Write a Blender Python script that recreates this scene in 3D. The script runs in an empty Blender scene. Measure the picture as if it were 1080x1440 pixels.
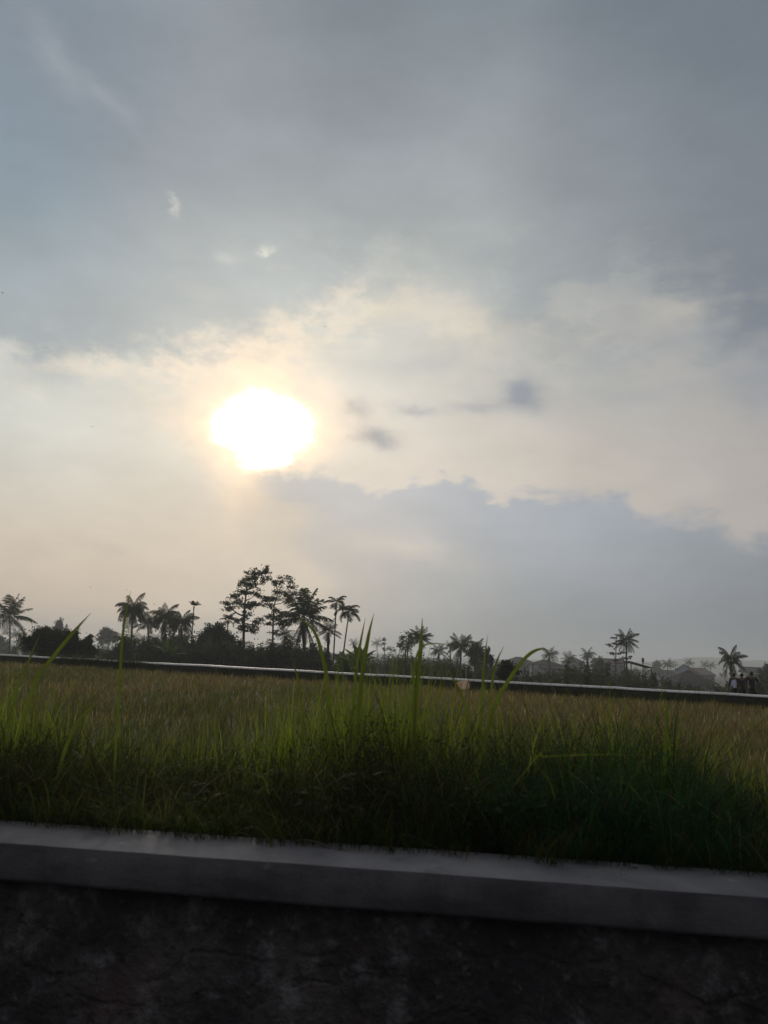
import bpy, math, random
import numpy as np
from mathutils import Vector, Matrix
R = math.radians
SC = bpy.context.scene
COL = SC.collection

# ------------------------------------------------------------------ camera
FPX = 1088.0                      # focal length in photo pixels (1080 x 1440)
PITCH, ROLL = R(10.62), R(2.5)
CAM = Vector((0, 0, 1.6))
_f = Vector((0, math.cos(PITCH), math.sin(PITCH)))
_u0 = Vector((0, -math.sin(PITCH), math.cos(PITCH)))
_r0 = Vector((1, 0, 0))
C_R = _r0 * math.cos(ROLL) + _u0 * math.sin(ROLL)
C_U = _u0 * math.cos(ROLL) - _r0 * math.sin(ROLL)
cd = bpy.data.cameras.new('camera')
cam = bpy.data.objects.new('camera', cd)
COL.objects.link(cam)
m = Matrix((C_R, C_U, -_f)).transposed().to_4x4()
m.translation = CAM
cam.matrix_world = m
cd.sensor_fit = 'AUTO'; cd.sensor_width = 36; cd.lens = 36 * FPX / 1440
cd.clip_start = 0.05; cd.clip_end = 9000
cd.dof.use_dof = True; cd.dof.focus_distance = 60; cd.dof.aperture_fstop = 3.5
SC.camera = cam

def ray(px, py):
    return (_f * FPX + C_R * (px - 540) + C_U * (720 - py))
def at(px, py, Y):                 # point on the view ray at distance Y in front
    d = ray(px, py)
    return CAM + d * (Y / d.y)
def onz(px, py, z):
    d = ray(px, py)
    return CAM + d * ((z - CAM.z) / d.z)
def hor(px):
    return 924 + (px - 540) * math.tan(ROLL)

# ------------------------------------------------------------------ render
SC.render.engine = 'CYCLES'
SC.cycles.use_denoising = True
try:
    SC.cycles.denoiser = 'OPENIMAGEDENOISE'
except Exception:
    pass
SC.cycles.max_bounces = 6
SC.cycles.transparent_max_bounces = 8
SC.cycles.volume_bounces = 1
SC.view_settings.view_transform = 'Standard'
SC.view_settings.look = 'None'
SC.view_settings.exposure = 0.0
SC.view_settings.gamma = 1.0

# ------------------------------------------------------------------ node helper
def lin(c):
    return tuple((x / 255 / 12.92) if x / 255 <= .04045 else ((x / 255 + .055) / 1.055) ** 2.4 for x in c)

class S:
    nt = None
    def __init__(s, sock): s.s = sock
    @staticmethod
    def math(op, *a, clamp=False):
        n = S.nt.nodes.new('ShaderNodeMath'); n.operation = op; n.use_clamp = clamp
        for i, x in enumerate(a):
            if isinstance(x, S): S.nt.links.new(x.s, n.inputs[i])
            else: n.inputs[i].default_value = x
        return S(n.outputs[0])
    def __add__(s, o): return S.math('ADD', s, o)
    __radd__ = __add__
    def __sub__(s, o): return S.math('SUBTRACT', s, o)
    def __rsub__(s, o): return S.math('SUBTRACT', o, s)
    def __mul__(s, o): return S.math('MULTIPLY', s, o)
    __rmul__ = __mul__
    def __truediv__(s, o): return S.math('DIVIDE', s, o)
def smooth(x, a, b):               # smoothstep
    n = S.nt.nodes.new('ShaderNodeMapRange'); n.interpolation_type = 'SMOOTHSTEP'
    S.nt.links.new(x.s, n.inputs[0])
    n.inputs[1].default_value = a; n.inputs[2].default_value = b
    return S(n.outputs[0])
def vop(op, a, b):
    n = S.nt.nodes.new('ShaderNodeVectorMath'); n.operation = op
    for i, x in enumerate((a, b)):
        if x is None: continue
        if isinstance(x, S): S.nt.links.new(x.s, n.inputs[3] if (op == 'SCALE' and i == 1) else n.inputs[i])
        elif op == 'SCALE' and i == 1: n.inputs[3].default_value = x
        else: n.inputs[i].default_value = x
    return S(n.outputs[0])
def cmix(f, a, b):
    n = S.nt.nodes.new('ShaderNodeMix'); n.data_type = 'RGBA'
    for x, k in ((f, 0), (a, 6), (b, 7)):
        if isinstance(x, S): S.nt.links.new(x.s, n.inputs[k])
        elif k == 0: n.inputs[0].default_value = x
        else: n.inputs[k].default_value = tuple(x) + (1,)
    return S(n.outputs[2])
def noise(vec, scale, detail=4, rough=.55, dist=0, out=0):
    n = S.nt.nodes.new('ShaderNodeTexNoise')
    if vec is not None: S.nt.links.new(vec.s, n.inputs['Vector'])
    n.inputs['Scale'].default_value = scale; n.inputs['Detail'].default_value = detail
    n.inputs['Roughness'].default_value = rough; n.inputs['Distortion'].default_value = dist
    return S(n.outputs[out])
def ramp(f, stops):
    n = S.nt.nodes.new('ShaderNodeValToRGB'); S.nt.links.new(f.s, n.inputs[0])
    e = n.color_ramp.elements
    while len(e) < len(stops): e.new(.5)
    for k, (p, c) in enumerate(stops):
        e[k].position = p; e[k].color = (tuple(c) + (1,)) if len(c) == 3 else c
    return S(n.outputs[0])

# ------------------------------------------------------------------ sky
SUNPX = (368, 606)
sd = ray(*SUNPX).normalized()
SUN_AZ = math.atan2(sd.x, sd.y); SUN_EL = math.asin(sd.z)
W = bpy.data.worlds.new('World'); SC.world = W; W.use_nodes = True
nt = W.node_tree; nt.nodes.clear(); S.nt = nt
tc = nt.nodes.new('ShaderNodeTexCoord'); D = S(tc.outputs['Generated'])
sep = nt.nodes.new('ShaderNodeSeparateXYZ'); nt.links.new(D.s, sep.inputs[0])
dx, dy, dz = (S(sep.outputs[i]) for i in range(3))
U0 = S.math('ARCTAN2', dx, dy) * FPX           # azimuth and elevation, in units of 1/1088 rad
V0 = S.math('ARCSINE', S.math('MAXIMUM', S.math('MINIMUM', dz, 1.0), -1.0)) * FPX
def uv(px, py):
    d = ray(px, py).normalized()
    return math.atan2(d.x, d.y) * FPX, math.asin(d.z) * FPX
nz = vop('MULTIPLY', D, (1, 1, 1.7))
nA = noise(nz, 3.2, 6, .58)
nB = noise(vop('ADD', nz, (7.3, 2.1, 4.7)), 3.2, 6, .58)
nF = noise(vop('ADD', nz, (1.3, 9.1, 2.7)), 15, 5, .62)
nG = noise(vop('ADD', nz, (5.3, 3.1, 8.7)), 15, 5, .62)
U = U0 + (nA - .5) * 150 + (nF - .5) * 46
V = V0 + (nB - .5) * 110 + (nG - .5) * 46
def blob(px, py, rx, ry, rot=0, uu=None, vv=None):
    u, v = uv(px, py); uu = uu or U; vv = vv or V
    a = uu - u; b = vv - v
    if rot:
        c, s = math.cos(R(rot)), math.sin(R(rot))
        a, b = a * c + b * s, b * c - a * s
    a = a * (1 / rx); b = b * (1 / ry)
    return S.math('EXPONENT', (a * a + b * b) * -1.0)
def field(pts, rad, uu, vv):       # soft field of colours over the sky
    tot = None; acc = None
    for px, py, c in pts:
        w = blob(px, py, rad, rad * .8, 0, uu, vv) + 1e-6
        cv = vop('SCALE', lin(c), w)
        tot = w if tot is None else tot + w
        acc = cv if acc is None else vop('ADD', acc, cv)
    return vop('SCALE', acc, 1.0 / tot if False else S.math('DIVIDE', 1.0, tot))
nM = noise(vop('ADD', vop('MULTIPLY', D, (1, 1, 1.9)), (4.4, 2.2, 6.6)), 8, 7, .62)
U2 = U0 + (nF - .5) * 60; V2 = V0 + (nG - .5) * 50
U1 = U0 + (nA - .5) * 90; V1 = V0 + (nB - .5) * 70
clear = field([(0, 560, (208, 214, 210)), (0, 720, (216, 207, 192)), (0, 860, (208, 184, 162)), (200, 620, (224, 222, 212)),
               (200, 800, (220, 202, 180)), (380, 790, (216, 205, 190)), (520, 510, (216, 220, 216)), (430, 530, (226, 222, 208)), (600, 620, (232, 220, 206)),
               (720, 620, (216, 206, 194)), (720, 520, (190, 191, 186)), (900, 540, (184, 182, 178)), (900, 640, (200, 192, 183)), (1080, 680, (178, 171, 168)), (980, 470, (170, 172, 172)),
               (1080, 400, (140, 144, 150)), (780, 440, (172, 176, 176)), (640, 400, (186, 190, 186))], 150, U1, V1)
high = field([(60, 60, (134, 145, 156)), (0, 250, (132, 150, 164)), (540, 40, (128, 137, 145)), (1020, 40, (112, 122, 132)),
              (280, 180, (152, 158, 165)), (540, 240, (158, 164, 170)), (900, 240, (134, 141, 149)), (1080, 320, (120, 128, 138)),
              (280, 400, (180, 187, 189)), (0, 430, (168, 177, 180)), (600, 380, (176, 183, 183)), (820, 400, (158, 165, 168)),
              (420, 480, (198, 203, 200))], 150, U1, V1)
bank = field([(400, 690, (198, 198, 200)), (480, 710, (194, 197, 202)), (600, 730, (184, 189, 196)), (800, 750, (170, 177, 187)), (500, 800, (202, 194, 184)),
              (1000, 790, (150, 157, 166)), (1080, 900, (104, 112, 120)), (800, 890, (124, 132, 138)), (620, 860, (156, 162, 164)),
              (450, 860, (184, 178, 170)), (250, 880, (196, 182, 166))], 120, U1, V1)
# edge curves:  cloud edge height as a function of azimuth
def edge(pts, uu):
    P = [uv(*p) for p in pts]
    us = [p[0] for p in P]; vs = [p[1] for p in P]
    u0, u1, v0, v1 = min(us), max(us), min(vs) - 5, max(vs) + 5
    n = nt.nodes.new('ShaderNodeFloatCurve')
    nt.links.new(smoothlin(uu, u0, u1).s, n.inputs['Value'])
    c = n.mapping.curves[0]
    q = sorted([((a - u0) / (u1 - u0), (b - v0) / (v1 - v0)) for a, b in P])
    c.points[0].location = q[0]; c.points[1].location = q[-1]
    for p in q[1:-1]: c.points.new(*p)
    for p in c.points: p.handle_type = 'AUTO'
    n.mapping.update()
    return S(n.outputs[0]) * (v1 - v0) + v0
def smoothlin(x, a, b):
    n = nt.nodes.new('ShaderNodeMapRange'); nt.links.new(x.s, n.inputs[0])
    n.inputs[1].default_value = a; n.inputs[2].default_value = b
    return S(n.outputs[0])
ea = edge([(-60, 490), (60, 520), (200, 520), (290, 515), (400, 488), (460, 462), (520, 432), (580, 432), (660, 455), (760, 490), (900, 500), (1140, 560)], U0)
ragged = (nF - .5) * 150 + (nA - .5) * 50 + (noise(vop('ADD', nz, (3, 3, 3)), 45, 4, .6) - .5) * 40
da = V0 - ea + ragged
mA = smooth(S.math('DIVIDE', da, smooth(U0, uv(430, 480)[0], uv(640, 480)[0]) * 2.2 + 1.0), -18, 55)
ec = edge([(330, 690), (352, 660), (385, 655), (430, 653), (480, 660), (530, 677), (590, 664), (650, 660), (700, 686), (760, 682), (830, 676),
           (880, 682), (905, 704), (990, 710), (1040, 732), (1140, 736)], U0)
vz = nt.nodes.new('ShaderNodeTexVoronoi'); vz.feature = 'SMOOTH_F1'; vz.inputs['Scale'].default_value = 31; vz.inputs['Detail'].default_value = 2
nt.links.new(vop('ADD', nz, vop('SCALE', noise(nz, 9, 3, .5, out=1), .08)).s, vz.inputs['Vector'])
rc = (nF - .5) * 14 + (noise(vop('ADD', nz, (5, 1, 3)), 44, 5, .65) - .5) * 26 - (S(vz.outputs[0]) - .45) * 30
dc = ec - V0 + rc
uc, _ = uv(350, 700)
ud, _ = uv(395, 800)
left = smooth(U0 + (nF - .5) * 90 + (nM - .5) * 90 + (V0 - uv(400, 700)[1]) * .8, uc, uc + 60)
mC = smooth(S.math('DIVIDE', dc, smooth(U0, uv(650, 700)[0], uv(1000, 700)[0]) * 1.3 + 1.0), -4, 15) * left
mC = mC * (.85 + .15 * smooth(U0 + (nA - .5) * 200, uv(420, 700)[0], uv(640, 700)[0]))
hole = blob(412, 722, 30, 15, 0, U2, V2) * 1.1 + blob(560, 770, 90, 22, -6) * .7
mC = S.math('MAXIMUM', mC - hole * .75, 0.0)
patch = smooth(nM, .44, .60) * S.math('MINIMUM', blob(820, 440, 420, 120, 0, U0, V0) + blob(150, 470, 260, 60, 0, U0, V0) * .6, 1.0)
mA = S.math('MINIMUM', S.math('MAXIMUM', mA + patch * .55 - (1.0 - smooth(nM, .38, .50)) * blob(700, 430, 380, 90, 0, U0, V0) * .55, 0.0), 1.0)
col = cmix(mA, clear, high)
rim = smooth(da, -60, 5) * (1.0 - smooth(da, 0, 75))
nearsun = blob(360, 540, 300, 200, 0, U0, V0)
col = cmix(rim * nearsun * smooth(nG, .40, .56) * .85, col, lin((252, 236, 214)))
warm = blob(640, 450, 60, 36, -25) * .35 + blob(540, 425, 45, 26, 0) * .4 + blob(960, 424, 40, 16) * .2
col = cmix(warm, col, lin((246, 232, 208)))
# texture of the deck
tex = (noise(vop('MULTIPLY', D, (1, 1, 2.6)), 7, 6, .6) - .5) * .30 + (nM - .5) * .20 + (nA - .5) * .16
# small dark clouds
sm = blob(738, 556, 28, 25, 0, U2, V2) * .95 + blob(672, 570, 40, 11, 0, U2, V2) * .45 + blob(588, 577, 34, 8, 0, U2, V2) * .5 + blob(502, 571, 17, 11, 0, U2, V2) * .5 + \
     blob(530, 611, 28, 15, -20, U2, V2) * .85 + blob(1065, 550, 50, 55) * .45 + blob(930, 480, 90, 16) * .3 + blob(880, 560, 120, 18) * .22 + blob(600, 500, 90, 14, 10) * .2 + blob(60, 525, 60, 14) * .25 + blob(165, 755, 40, 10) * .15
col = cmix(S.math('MINIMUM', sm, .9), col, lin((146, 153, 164)))
col = cmix(S.math('MULTIPLY', mC, .96), col, bank)
gap = blob(60, 75, 60, 20, -30) * .38 + blob(140, 115, 50, 14, -22) * .35
gap2 = blob(254, 291, 12, 7, -30, U0 + (nG - .5) * 110, V0 + (nF - .5) * 90) * .5 + blob(374, 355, 13, 6, 15, U0 + (nF - .5) * 80, V0 + (nG - .5) * 60) * .9 + blob(332, 370, 12, 8) * .3
col = cmix(gap, col, lin((178, 182, 190)))
col = cmix(gap2, col, lin((226, 226, 214)))
col = vop('SCALE', col, 1.0 + tex)
# sun glow through thin cloud
su, sv = uv(*SUNPX)
gu = U0 + (nF - .5) * 70 - su; gv = V0 + (nG - .5) * 64 - sv
under = smooth(ec - V0 + rc * 1.2, -22, 10) * smooth(U0, uv(330, 600)[0], uv(400, 600)[0])
gu = gu * (1.0 + S.math('MAXIMUM', gv * -1.0, 0.0) * .009)
rr = S.math('SQRT', gu * gu * (1 / 55 ** 2) + gv * gv * (1 / 43 ** 2))
core = S.math('EXPONENT', S.math('POWER', rr, 4.0) * -1.0) * (1.0 - under)
halo = S.math('EXPONENT', rr * rr * -.34)
wide = S.math('EXPONENT', rr * rr * -.05)
cut = 1.0 - under * .90
col = vop('ADD', col, vop('SCALE', (.34, .27, .17), wide * cut * .22))
col = vop('ADD', col, vop('SCALE', (1.2, .60, .17), halo * cut * .85))
col = vop('ADD', col, vop('SCALE', (9.0, 8.0, 6.4), core))
# away from the sun side: plain grey overcast
ctr = ray(540, 640).normalized()
dot = nt.nodes.new('ShaderNodeVectorMath'); dot.operation = 'DOT_PRODUCT'
nt.links.new(D.s, dot.inputs[0]); dot.inputs[1].default_value = ctr
front = smooth(S(dot.outputs['Value']), .30, .80)
oc = (noise(nz, 2.2, 5, .55) - .5) * .35 + 1.0
zen = smooth(dz, .15, .95)
back = cmix(zen, (.045, .046, .056), (.42, .43, .46))
col = cmix(front, vop('SCALE', back, oc), col)
sky = nt.nodes.new('ShaderNodeTexSky'); sky.sky_type = 'NISHITA'; sky.sun_disc = False
sky.sun_elevation = SUN_EL; sky.sun_rotation = SUN_AZ; sky.air_density = 1.5; sky.dust_density = 3
SKY_STRENGTH = .1
col = vop('ADD', vop('SCALE', col, .97 / SKY_STRENGTH), vop('SCALE', S(sky.outputs[0]), .012))
bg = nt.nodes.new('ShaderNodeBackground'); bg.inputs[1].default_value = SKY_STRENGTH
nt.links.new(col.s, bg.inputs[0])
wo = nt.nodes.new('ShaderNodeOutputWorld'); nt.links.new(bg.outputs[0], wo.inputs[0])
W.cycles.sampling_method = 'MANUAL'; W.cycles.sample_map_resolution = 512

sl = bpy.data.lights.new('sun', 'SUN'); sl.energy = 1.2; sl.angle = R(10); sl.color = (1, .86, .66)
so = bpy.data.objects.new('sun', sl); COL.objects.link(so)
so.rotation_euler = sd.to_track_quat('Z', 'Y').to_euler()

# ------------------------------------------------------------------ materials
def mat(name, build):
    m = bpy.data.materials.new(name); m.use_nodes = True
    m.node_tree.nodes.clear(); S.nt = m.node_tree
    o = m.node_tree.nodes.new('ShaderNodeOutputMaterial')
    build(m.node_tree, o)
    return m
def coords(nt, kind='Object'):
    n = nt.nodes.new('ShaderNodeTexCoord'); return S(n.outputs[kind])
def principled(nt, o, col, rough=.8, bump=None, bstr=.3, bdist=.02, spec=.3):
    p = nt.nodes.new('ShaderNodeBsdfPrincipled')
    if isinstance(col, S): nt.links.new(col.s, p.inputs['Base Color'])
    else: p.inputs['Base Color'].default_value = tuple(col) + (1,)
    if isinstance(rough, S): nt.links.new(rough.s, p.inputs['Roughness'])
    else: p.inputs['Roughness'].default_value = rough
    p.inputs['Specular IOR Level'].default_value = spec
    if bump is not None:
        b = nt.nodes.new('ShaderNodeBump'); b.inputs['Strength'].default_value = bstr; b.inputs['Distance'].default_value = bdist
        nt.links.new(bump.s, b.inputs['Height']); nt.links.new(b.outputs[0], p.inputs['Normal'])
    nt.links.new(p.outputs[0], o.inputs[0])
    return p
def leafy(name, c1, c2, scale=.6, trans=.35, attr=False, tcol=None):
    def b(nt, o):
        if attr:
            a = nt.nodes.new('ShaderNodeAttribute'); a.attribute_name = 'tint'; c = S(a.outputs['Color'])
        else:
            n = noise(coords(nt), scale, 3, .6)
            c = ramp(n, [(.3, c1), (.7, c2)])
        d = nt.nodes.new('ShaderNodeBsdfPrincipled'); d.inputs['Roughness'].default_value = .7
        d.inputs['Specular IOR Level'].default_value = .05
        t = nt.nodes.new('ShaderNodeBsdfTranslucent')
        nt.links.new(c.s, d.inputs['Base Color'])
        tcc = vop('MULTIPLY', c, tcol or (1.5, 1.6, .7)); nt.links.new(tcc.s, t.inputs[0])
        mx = nt.nodes.new('ShaderNodeMixShader'); mx.inputs[0].default_value = trans
        nt.links.new(d.outputs[0], mx.inputs[1]); nt.links.new(t.outputs[0], mx.inputs[2])
        nt.links.new(mx.outputs[0], o.inputs[0])
    return mat(name, b)
M = {}
M['palm'] = leafy('palm_leaf', (.042, .050, .026), (.080, .084, .044), .8, .25)
M['leaf'] = leafy('tree_leaf', (.034, .044, .024), (.068, .078, .038), .5, .22)
M['leaf2'] = leafy('bright_leaf', (.040, .062, .022), (.080, .100, .036), .5, .3)
M['banana'] = leafy('banana_leaf', (.040, .065, .025), (.080, .110, .040), .5, .4)
M['grass'] = leafy('grass_blade', 0, 0, attr=True, trans=.42)
M['bark'] = mat('bark', lambda nt, o: principled(nt, o, ramp(noise(coords(nt), 6, 4), [(.3, (.045, .04, .034)), (.75, (.11, .10, .085))]), .9))
M['palebark'] = mat('pale_bark', lambda nt, o: principled(nt, o, ramp(noise(coords(nt), 6, 4), [(.3, (.14, .13, .11)), (.75, (.26, .24, .21))]), .9))
def soil(nt, o):
    g = coords(nt); n = noise(g, .8, 6, .6); f = noise(g, 9, 4, .6)
    c = cmix(n, (.030, .028, .016), (.060, .060, .026)); c = cmix(f * .6, c, (.045, .040, .030))
    principled(nt, o, c, .95, f, .6, .04)
M['soil'] = mat('soil', soil)
def road(nt, o):
    g = coords(nt); n = noise(g, 60, 4, .6); k = noise(g, 1.1, 5, .6)
    principled(nt, o, cmix(n * .7 + k * .3, (.035, .035, .036), (.075, .073, .070)), .85, n, .4, .01)
M['asphalt'] = mat('asphalt', road)
def cement(nt, o):
    g = coords(nt)
    st = vop('MULTIPLY', g, (.8, .8, 2.5))
    n = noise(st, 1.6, 7, .62); f = noise(g, 55, 4, .65); s = noise(vop('ADD', g, (4, 1, 9)), 4.2, 5, .6)
    c = cmix(smooth(n, .35, .68), (.095, .092, .106), (.205, .200, .208))
    c = cmix(smooth(s, .55, .70) * .6, c, (.060, .058, .062))
    c = cmix(smooth(noise(vop('ADD', g, (1, 7, 2)), 3.4, 6, .6), .66, .74) * .55, c, (.42, .38, .32))
    c = cmix(f * .35, c, (.10, .10, .10))
    v = nt.nodes.new('ShaderNodeTexVoronoi'); v.feature = 'DISTANCE_TO_EDGE'; v.inputs['Scale'].default_value = .75
    nt.links.new(vop('ADD', g, vop('SCALE', noise(g, 3, 5, .6, out=1), .35)).s, v.inputs['Vector'])
    c = cmix((1.0 - smooth(S(v.outputs[0]), .0005, .003)) * smooth(noise(g, 1.1, 2, .5), .5, .6) * .5, c, (.04, .04, .04))
    principled(nt, o, c, .8, f * .5 + s, .5, .015)
M['cement'] = mat('cement', cement)
def shade_toned_front(nt, o):                 # front-face shade put into a darker cement colour, plus mottling and streaks
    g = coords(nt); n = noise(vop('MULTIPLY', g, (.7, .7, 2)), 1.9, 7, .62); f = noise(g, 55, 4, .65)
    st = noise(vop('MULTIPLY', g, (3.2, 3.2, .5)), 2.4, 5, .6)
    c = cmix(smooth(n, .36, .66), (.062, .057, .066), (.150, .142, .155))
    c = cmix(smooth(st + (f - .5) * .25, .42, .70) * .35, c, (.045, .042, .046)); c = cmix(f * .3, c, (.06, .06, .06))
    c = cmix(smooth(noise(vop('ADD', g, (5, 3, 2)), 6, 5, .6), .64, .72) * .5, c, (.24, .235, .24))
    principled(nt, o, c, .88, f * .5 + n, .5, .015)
M['shade_toned_front'] = mat('shade_toned_cement', shade_toned_front)
def stone(nt, o):
    g = coords(nt)
    v = nt.nodes.new('ShaderNodeTexVoronoi'); v.feature = 'DISTANCE_TO_EDGE'; v.inputs['Scale'].default_value = 3.4
    w = vop('ADD', vop('MULTIPLY', g, (1, 1, 1.35)), vop('SCALE', noise(g, 3, 3, .5, out=1), .35))
    nt.links.new(w.s, v.inputs['Vector'])
    e = smooth(S(v.outputs[0]), .015, .10)
    n = noise(g, 2.3, 6, .68); p = noise(vop('ADD', g, (3, 8, 1)), 5.5, 6, .7)
    c = cmix(smooth(n, .40, .66), (.040, .036, .038), (.110, .096, .094))
    c = cmix(smooth(p, .50, .72) * smooth(n, .3, .6) * .62, c, (.30, .29, .30))
    c = cmix(smooth(noise(vop('ADD', g, (6, 2, 5)), 1.5, 4, .5), .56, .7) * .5, c, (.11, .060, .055))
    c = cmix((1.0 - e) * .12, c, (.035, .034, .034))
    h = noise(g, 16, 6, .7)
    c = cmix(smooth(h, .55, .72) * .5, c, (.21, .20, .20)); c = cmix((1.0 - smooth(h, .33, .46)) * .6, c, (.022, .020, .022))
    principled(nt, o, c, .88, e * .12 + n + p * .5 + h * .5, 1.0, .05)
M['stone'] = mat('dark_stone', stone)
def white(nt, o):
    g = coords(nt); n = noise(g, .7, 6, .65); f = noise(g, 6, 4, .6)
    c = cmix(smooth(n, .38, .62), (.80, .78, .74), (.62, .60, .56))
    c = cmix(smooth(f, .60, .70) * .6, c, (.20, .20, .16))
    principled(nt, o, c, .5, spec=.5)
M['white'] = mat('whitewashed_cement', white)
def moss(nt, o):
    g = coords(nt); n = noise(g, 2.3, 5, .6)
    principled(nt, o, cmix(n, (.018, .020, .014), (.050, .050, .038)), .95)
M['moss'] = mat('mossy_cement', moss)
def simple(name, c1, c2=None, rough=.8, scale=3, spec=.3):
    c2 = c2 or tuple(x * .75 for x in c1)
    return mat(name, lambda nt, o: principled(nt, o, cmix(noise(coords(nt), scale, 4, .6), c1, c2), rough, spec=spec))
M['hill'] = simple('wooded_hill', (.035, .045, .03), (.06, .07, .045), .95, .01)

# ------------------------------------------------------------------ mesh helpers
class MB:
    def __init__(s): s.v = []; s.f = []; s.n = 0; s.c = []
    def add(s, v, f, c=None):
        v = np.asarray(v, float).reshape(-1, 3); f = np.asarray(f, int)
        s.v.append(v); s.f.append(f + s.n); s.n += len(v)
        if c is not None: s.c.append(np.broadcast_to(c, (len(v), 3)))
    def build(s, name, material, parent=None, origin=None, smooth_=False):
        me = bpy.data.meshes.new(name)
        V = np.vstack(s.v)
        if origin is not None: V = V - np.array(origin)
        nf = sum(len(f) for f in s.f)
        loops = np.concatenate([f.ravel() for f in s.f])
        tot = np.concatenate([np.full(len(f), f.shape[1]) for f in s.f])
        start = np.concatenate([[0], np.cumsum(tot)[:-1]])
        me.vertices.add(len(V)); me.vertices.foreach_set('co', V.ravel())
        me.loops.add(len(loops)); me.loops.foreach_set('vertex_index', loops)
        me.polygons.add(nf); me.polygons.foreach_set('loop_start', start); me.polygons.foreach_set('loop_total', tot)
        if smooth_: me.polygons.foreach_set('use_smooth', np.ones(nf, bool))
        me.update(calc_edges=True)
        if s.c:
            a = me.color_attributes.new('tint', 'FLOAT_COLOR', 'POINT')
            cc = np.vstack(s.c); cc = np.hstack([cc, np.ones((len(cc), 1))]).astype(np.float32)
            a.data.foreach_set('color', cc.ravel())
        me.materials.append(material)
        o = bpy.data.objects.new(name, me); COL.objects.link(o)
        if parent is not None: o.parent = parent
        elif origin is not None: o.location = origin
        return o
    def box(s, lo, hi, rot=0, org=(0, 0, 0)):
        x0, y0, z0 = lo; x1, y1, z1 = hi
        v = np.array([(x, y, z) for x in (x0, x1) for y in (y0, y1) for z in (z0, z1)], float)
        if rot:
            c, q = math.cos(rot), math.sin(rot); o = np.array(org)
            w = v - o; v = np.stack([w[:, 0] * c - w[:, 1] * q, w[:, 0] * q + w[:, 1] * c, w[:, 2]], 1) + o
        s.add(v, [(0, 1, 3, 2), (4, 6, 7, 5), (0, 4, 5, 1), (2, 3, 7, 6), (0, 2, 6, 4), (1, 5, 7, 3)])
    def tube(s, pts, rad, n=6, cap=True):
        pts = np.asarray(pts, float); k = len(pts)
        rad = np.broadcast_to(rad, (k,))
        t = np.gradient(pts, axis=0); t /= np.linalg.norm(t, axis=1)[:, None] + 1e-9
        ref = np.where(np.abs(t[:, 2:3]) > .9, np.array([[1., 0, 0]]), np.array([[0, 0, 1.]]))
        if np.abs(t[:, 2]).mean() > .7: ref = np.tile([[1., 0, 0]], (k, 1))
        a = np.cross(t, ref); a /= np.linalg.norm(a, axis=1)[:, None] + 1e-9
        b = np.cross(t, a)
        an = np.linspace(0, 2 * np.pi, n, endpoint=False)
        V = pts[:, None] + rad[:, None, None] * (a[:, None] * np.cos(an)[None, :, None] + b[:, None] * np.sin(an)[None, :, None])
        i = np.arange(k - 1)[:, None] * n; j = np.arange(n)[None]; j2 = (j + 1) % n
        F = np.stack([i + j, i + j2, i + n + j2, i + n + j], -1).reshape(-1, 4)
        s.add(V, F)
        if cap:
            s.add(V[-1], [list(range(n))]); s.add(V[0], [list(range(n))[::-1]])

def curve(pts, n=8):               # smooth path through points
    p = np.asarray(pts, float)
    if len(p) < 3:
        return np.linspace(p[0], p[-1], n)
    q = np.vstack([2 * p[0] - p[1], p, 2 * p[-1] - p[-2]]); out = []
    for i in range(1, len(q) - 2):
        for t in np.linspace(0, 1, n, endpoint=False):
            a, b, c, d = q[i - 1], q[i], q[i + 1], q[i + 2]
            out.append(.5 * (2 * b + (c - a) * t + (2 * a - 5 * b + 4 * c - d) * t * t + (3 * b - a - 3 * c + d) * t ** 3))
    out.append(p[-1]); return np.array(out)

def tag(o, label=None, cat=None, group=None, kind=None):
    if label: o['label'] = label
    if cat: o['category'] = cat
    if group: o['group'] = group
    if kind: o['kind'] = kind
    return o
def empty(name, loc, label, cat, group=None):
    o = bpy.data.objects.new(name, None); COL.objects.link(o); o.location = loc; o.empty_display_size = .3
    return tag(o, label, cat, group)

# ------------------------------------------------------------------ layout of the land
ZC = .70
wa = onz(0, 1185, ZC); wb = onz(1080, 1262, ZC)          # roadside wall: front top edge
ba = onz(0, 1150, ZC); bb = onz(1080, 1228, ZC)          # back top edge
WD = (wb - wa).normalized(); WN = Vector((-WD.y, WD.x, 0))   # along, and away from the road
CAPW = ((ba - wa).dot(WN) + (bb - wb).dot(WN)) / 2
W0 = wa.copy(); W0.z = 0
def wpt(s, t, z=0.0): return Vector((W0.x + WD.x * s + WN.x * t, W0.y + WD.y * s + WN.y * t, z))
ZF = .63
fa = onz(0, 920, ZF); fb = onz(1080, 978, ZF)             # far canal wall, top edge
FD = (fb - fa).normalized(); FN = Vector((-FD.y, FD.x, 0))
def ST(x, y):
    a, b = x - W0.x, y - W0.y
    return a * WD.x + b * WD.y, a * WN.x + b * WN.y
def beyond(x, y): return (x - fa.x) * FN.x + (y - fa.y) * FN.y
def ground_z(x, y):
    s, t = ST(x, y); b = beyond(x, y)
    z = np.interp(t, [CAPW + 1.0, CAPW + 2.6, 14, 36], [.64, .12, .03, 0.0])
    z = z + np.interp(b, [5, 10, 60, 180, 300, 450, 3500], [0, -1.6, -2.6, -4.2, -3.5, -3, -6])
    return z

def gnoise(x, y, seed=0, sc=1.0):  # cheap smooth noise, 0..1
    r = np.random.RandomState(seed); o = 0; amp = 0
    for k in range(5):
        fx, fy = r.normal(size=2) * sc * (1.6 ** k) ; ph = r.rand() * 7
        o = o + np.sin(x * fx + y * fy + ph) / (1.25 ** k); amp += 1 / (1.25 ** k)
    return o / amp * .5 + .5

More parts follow.
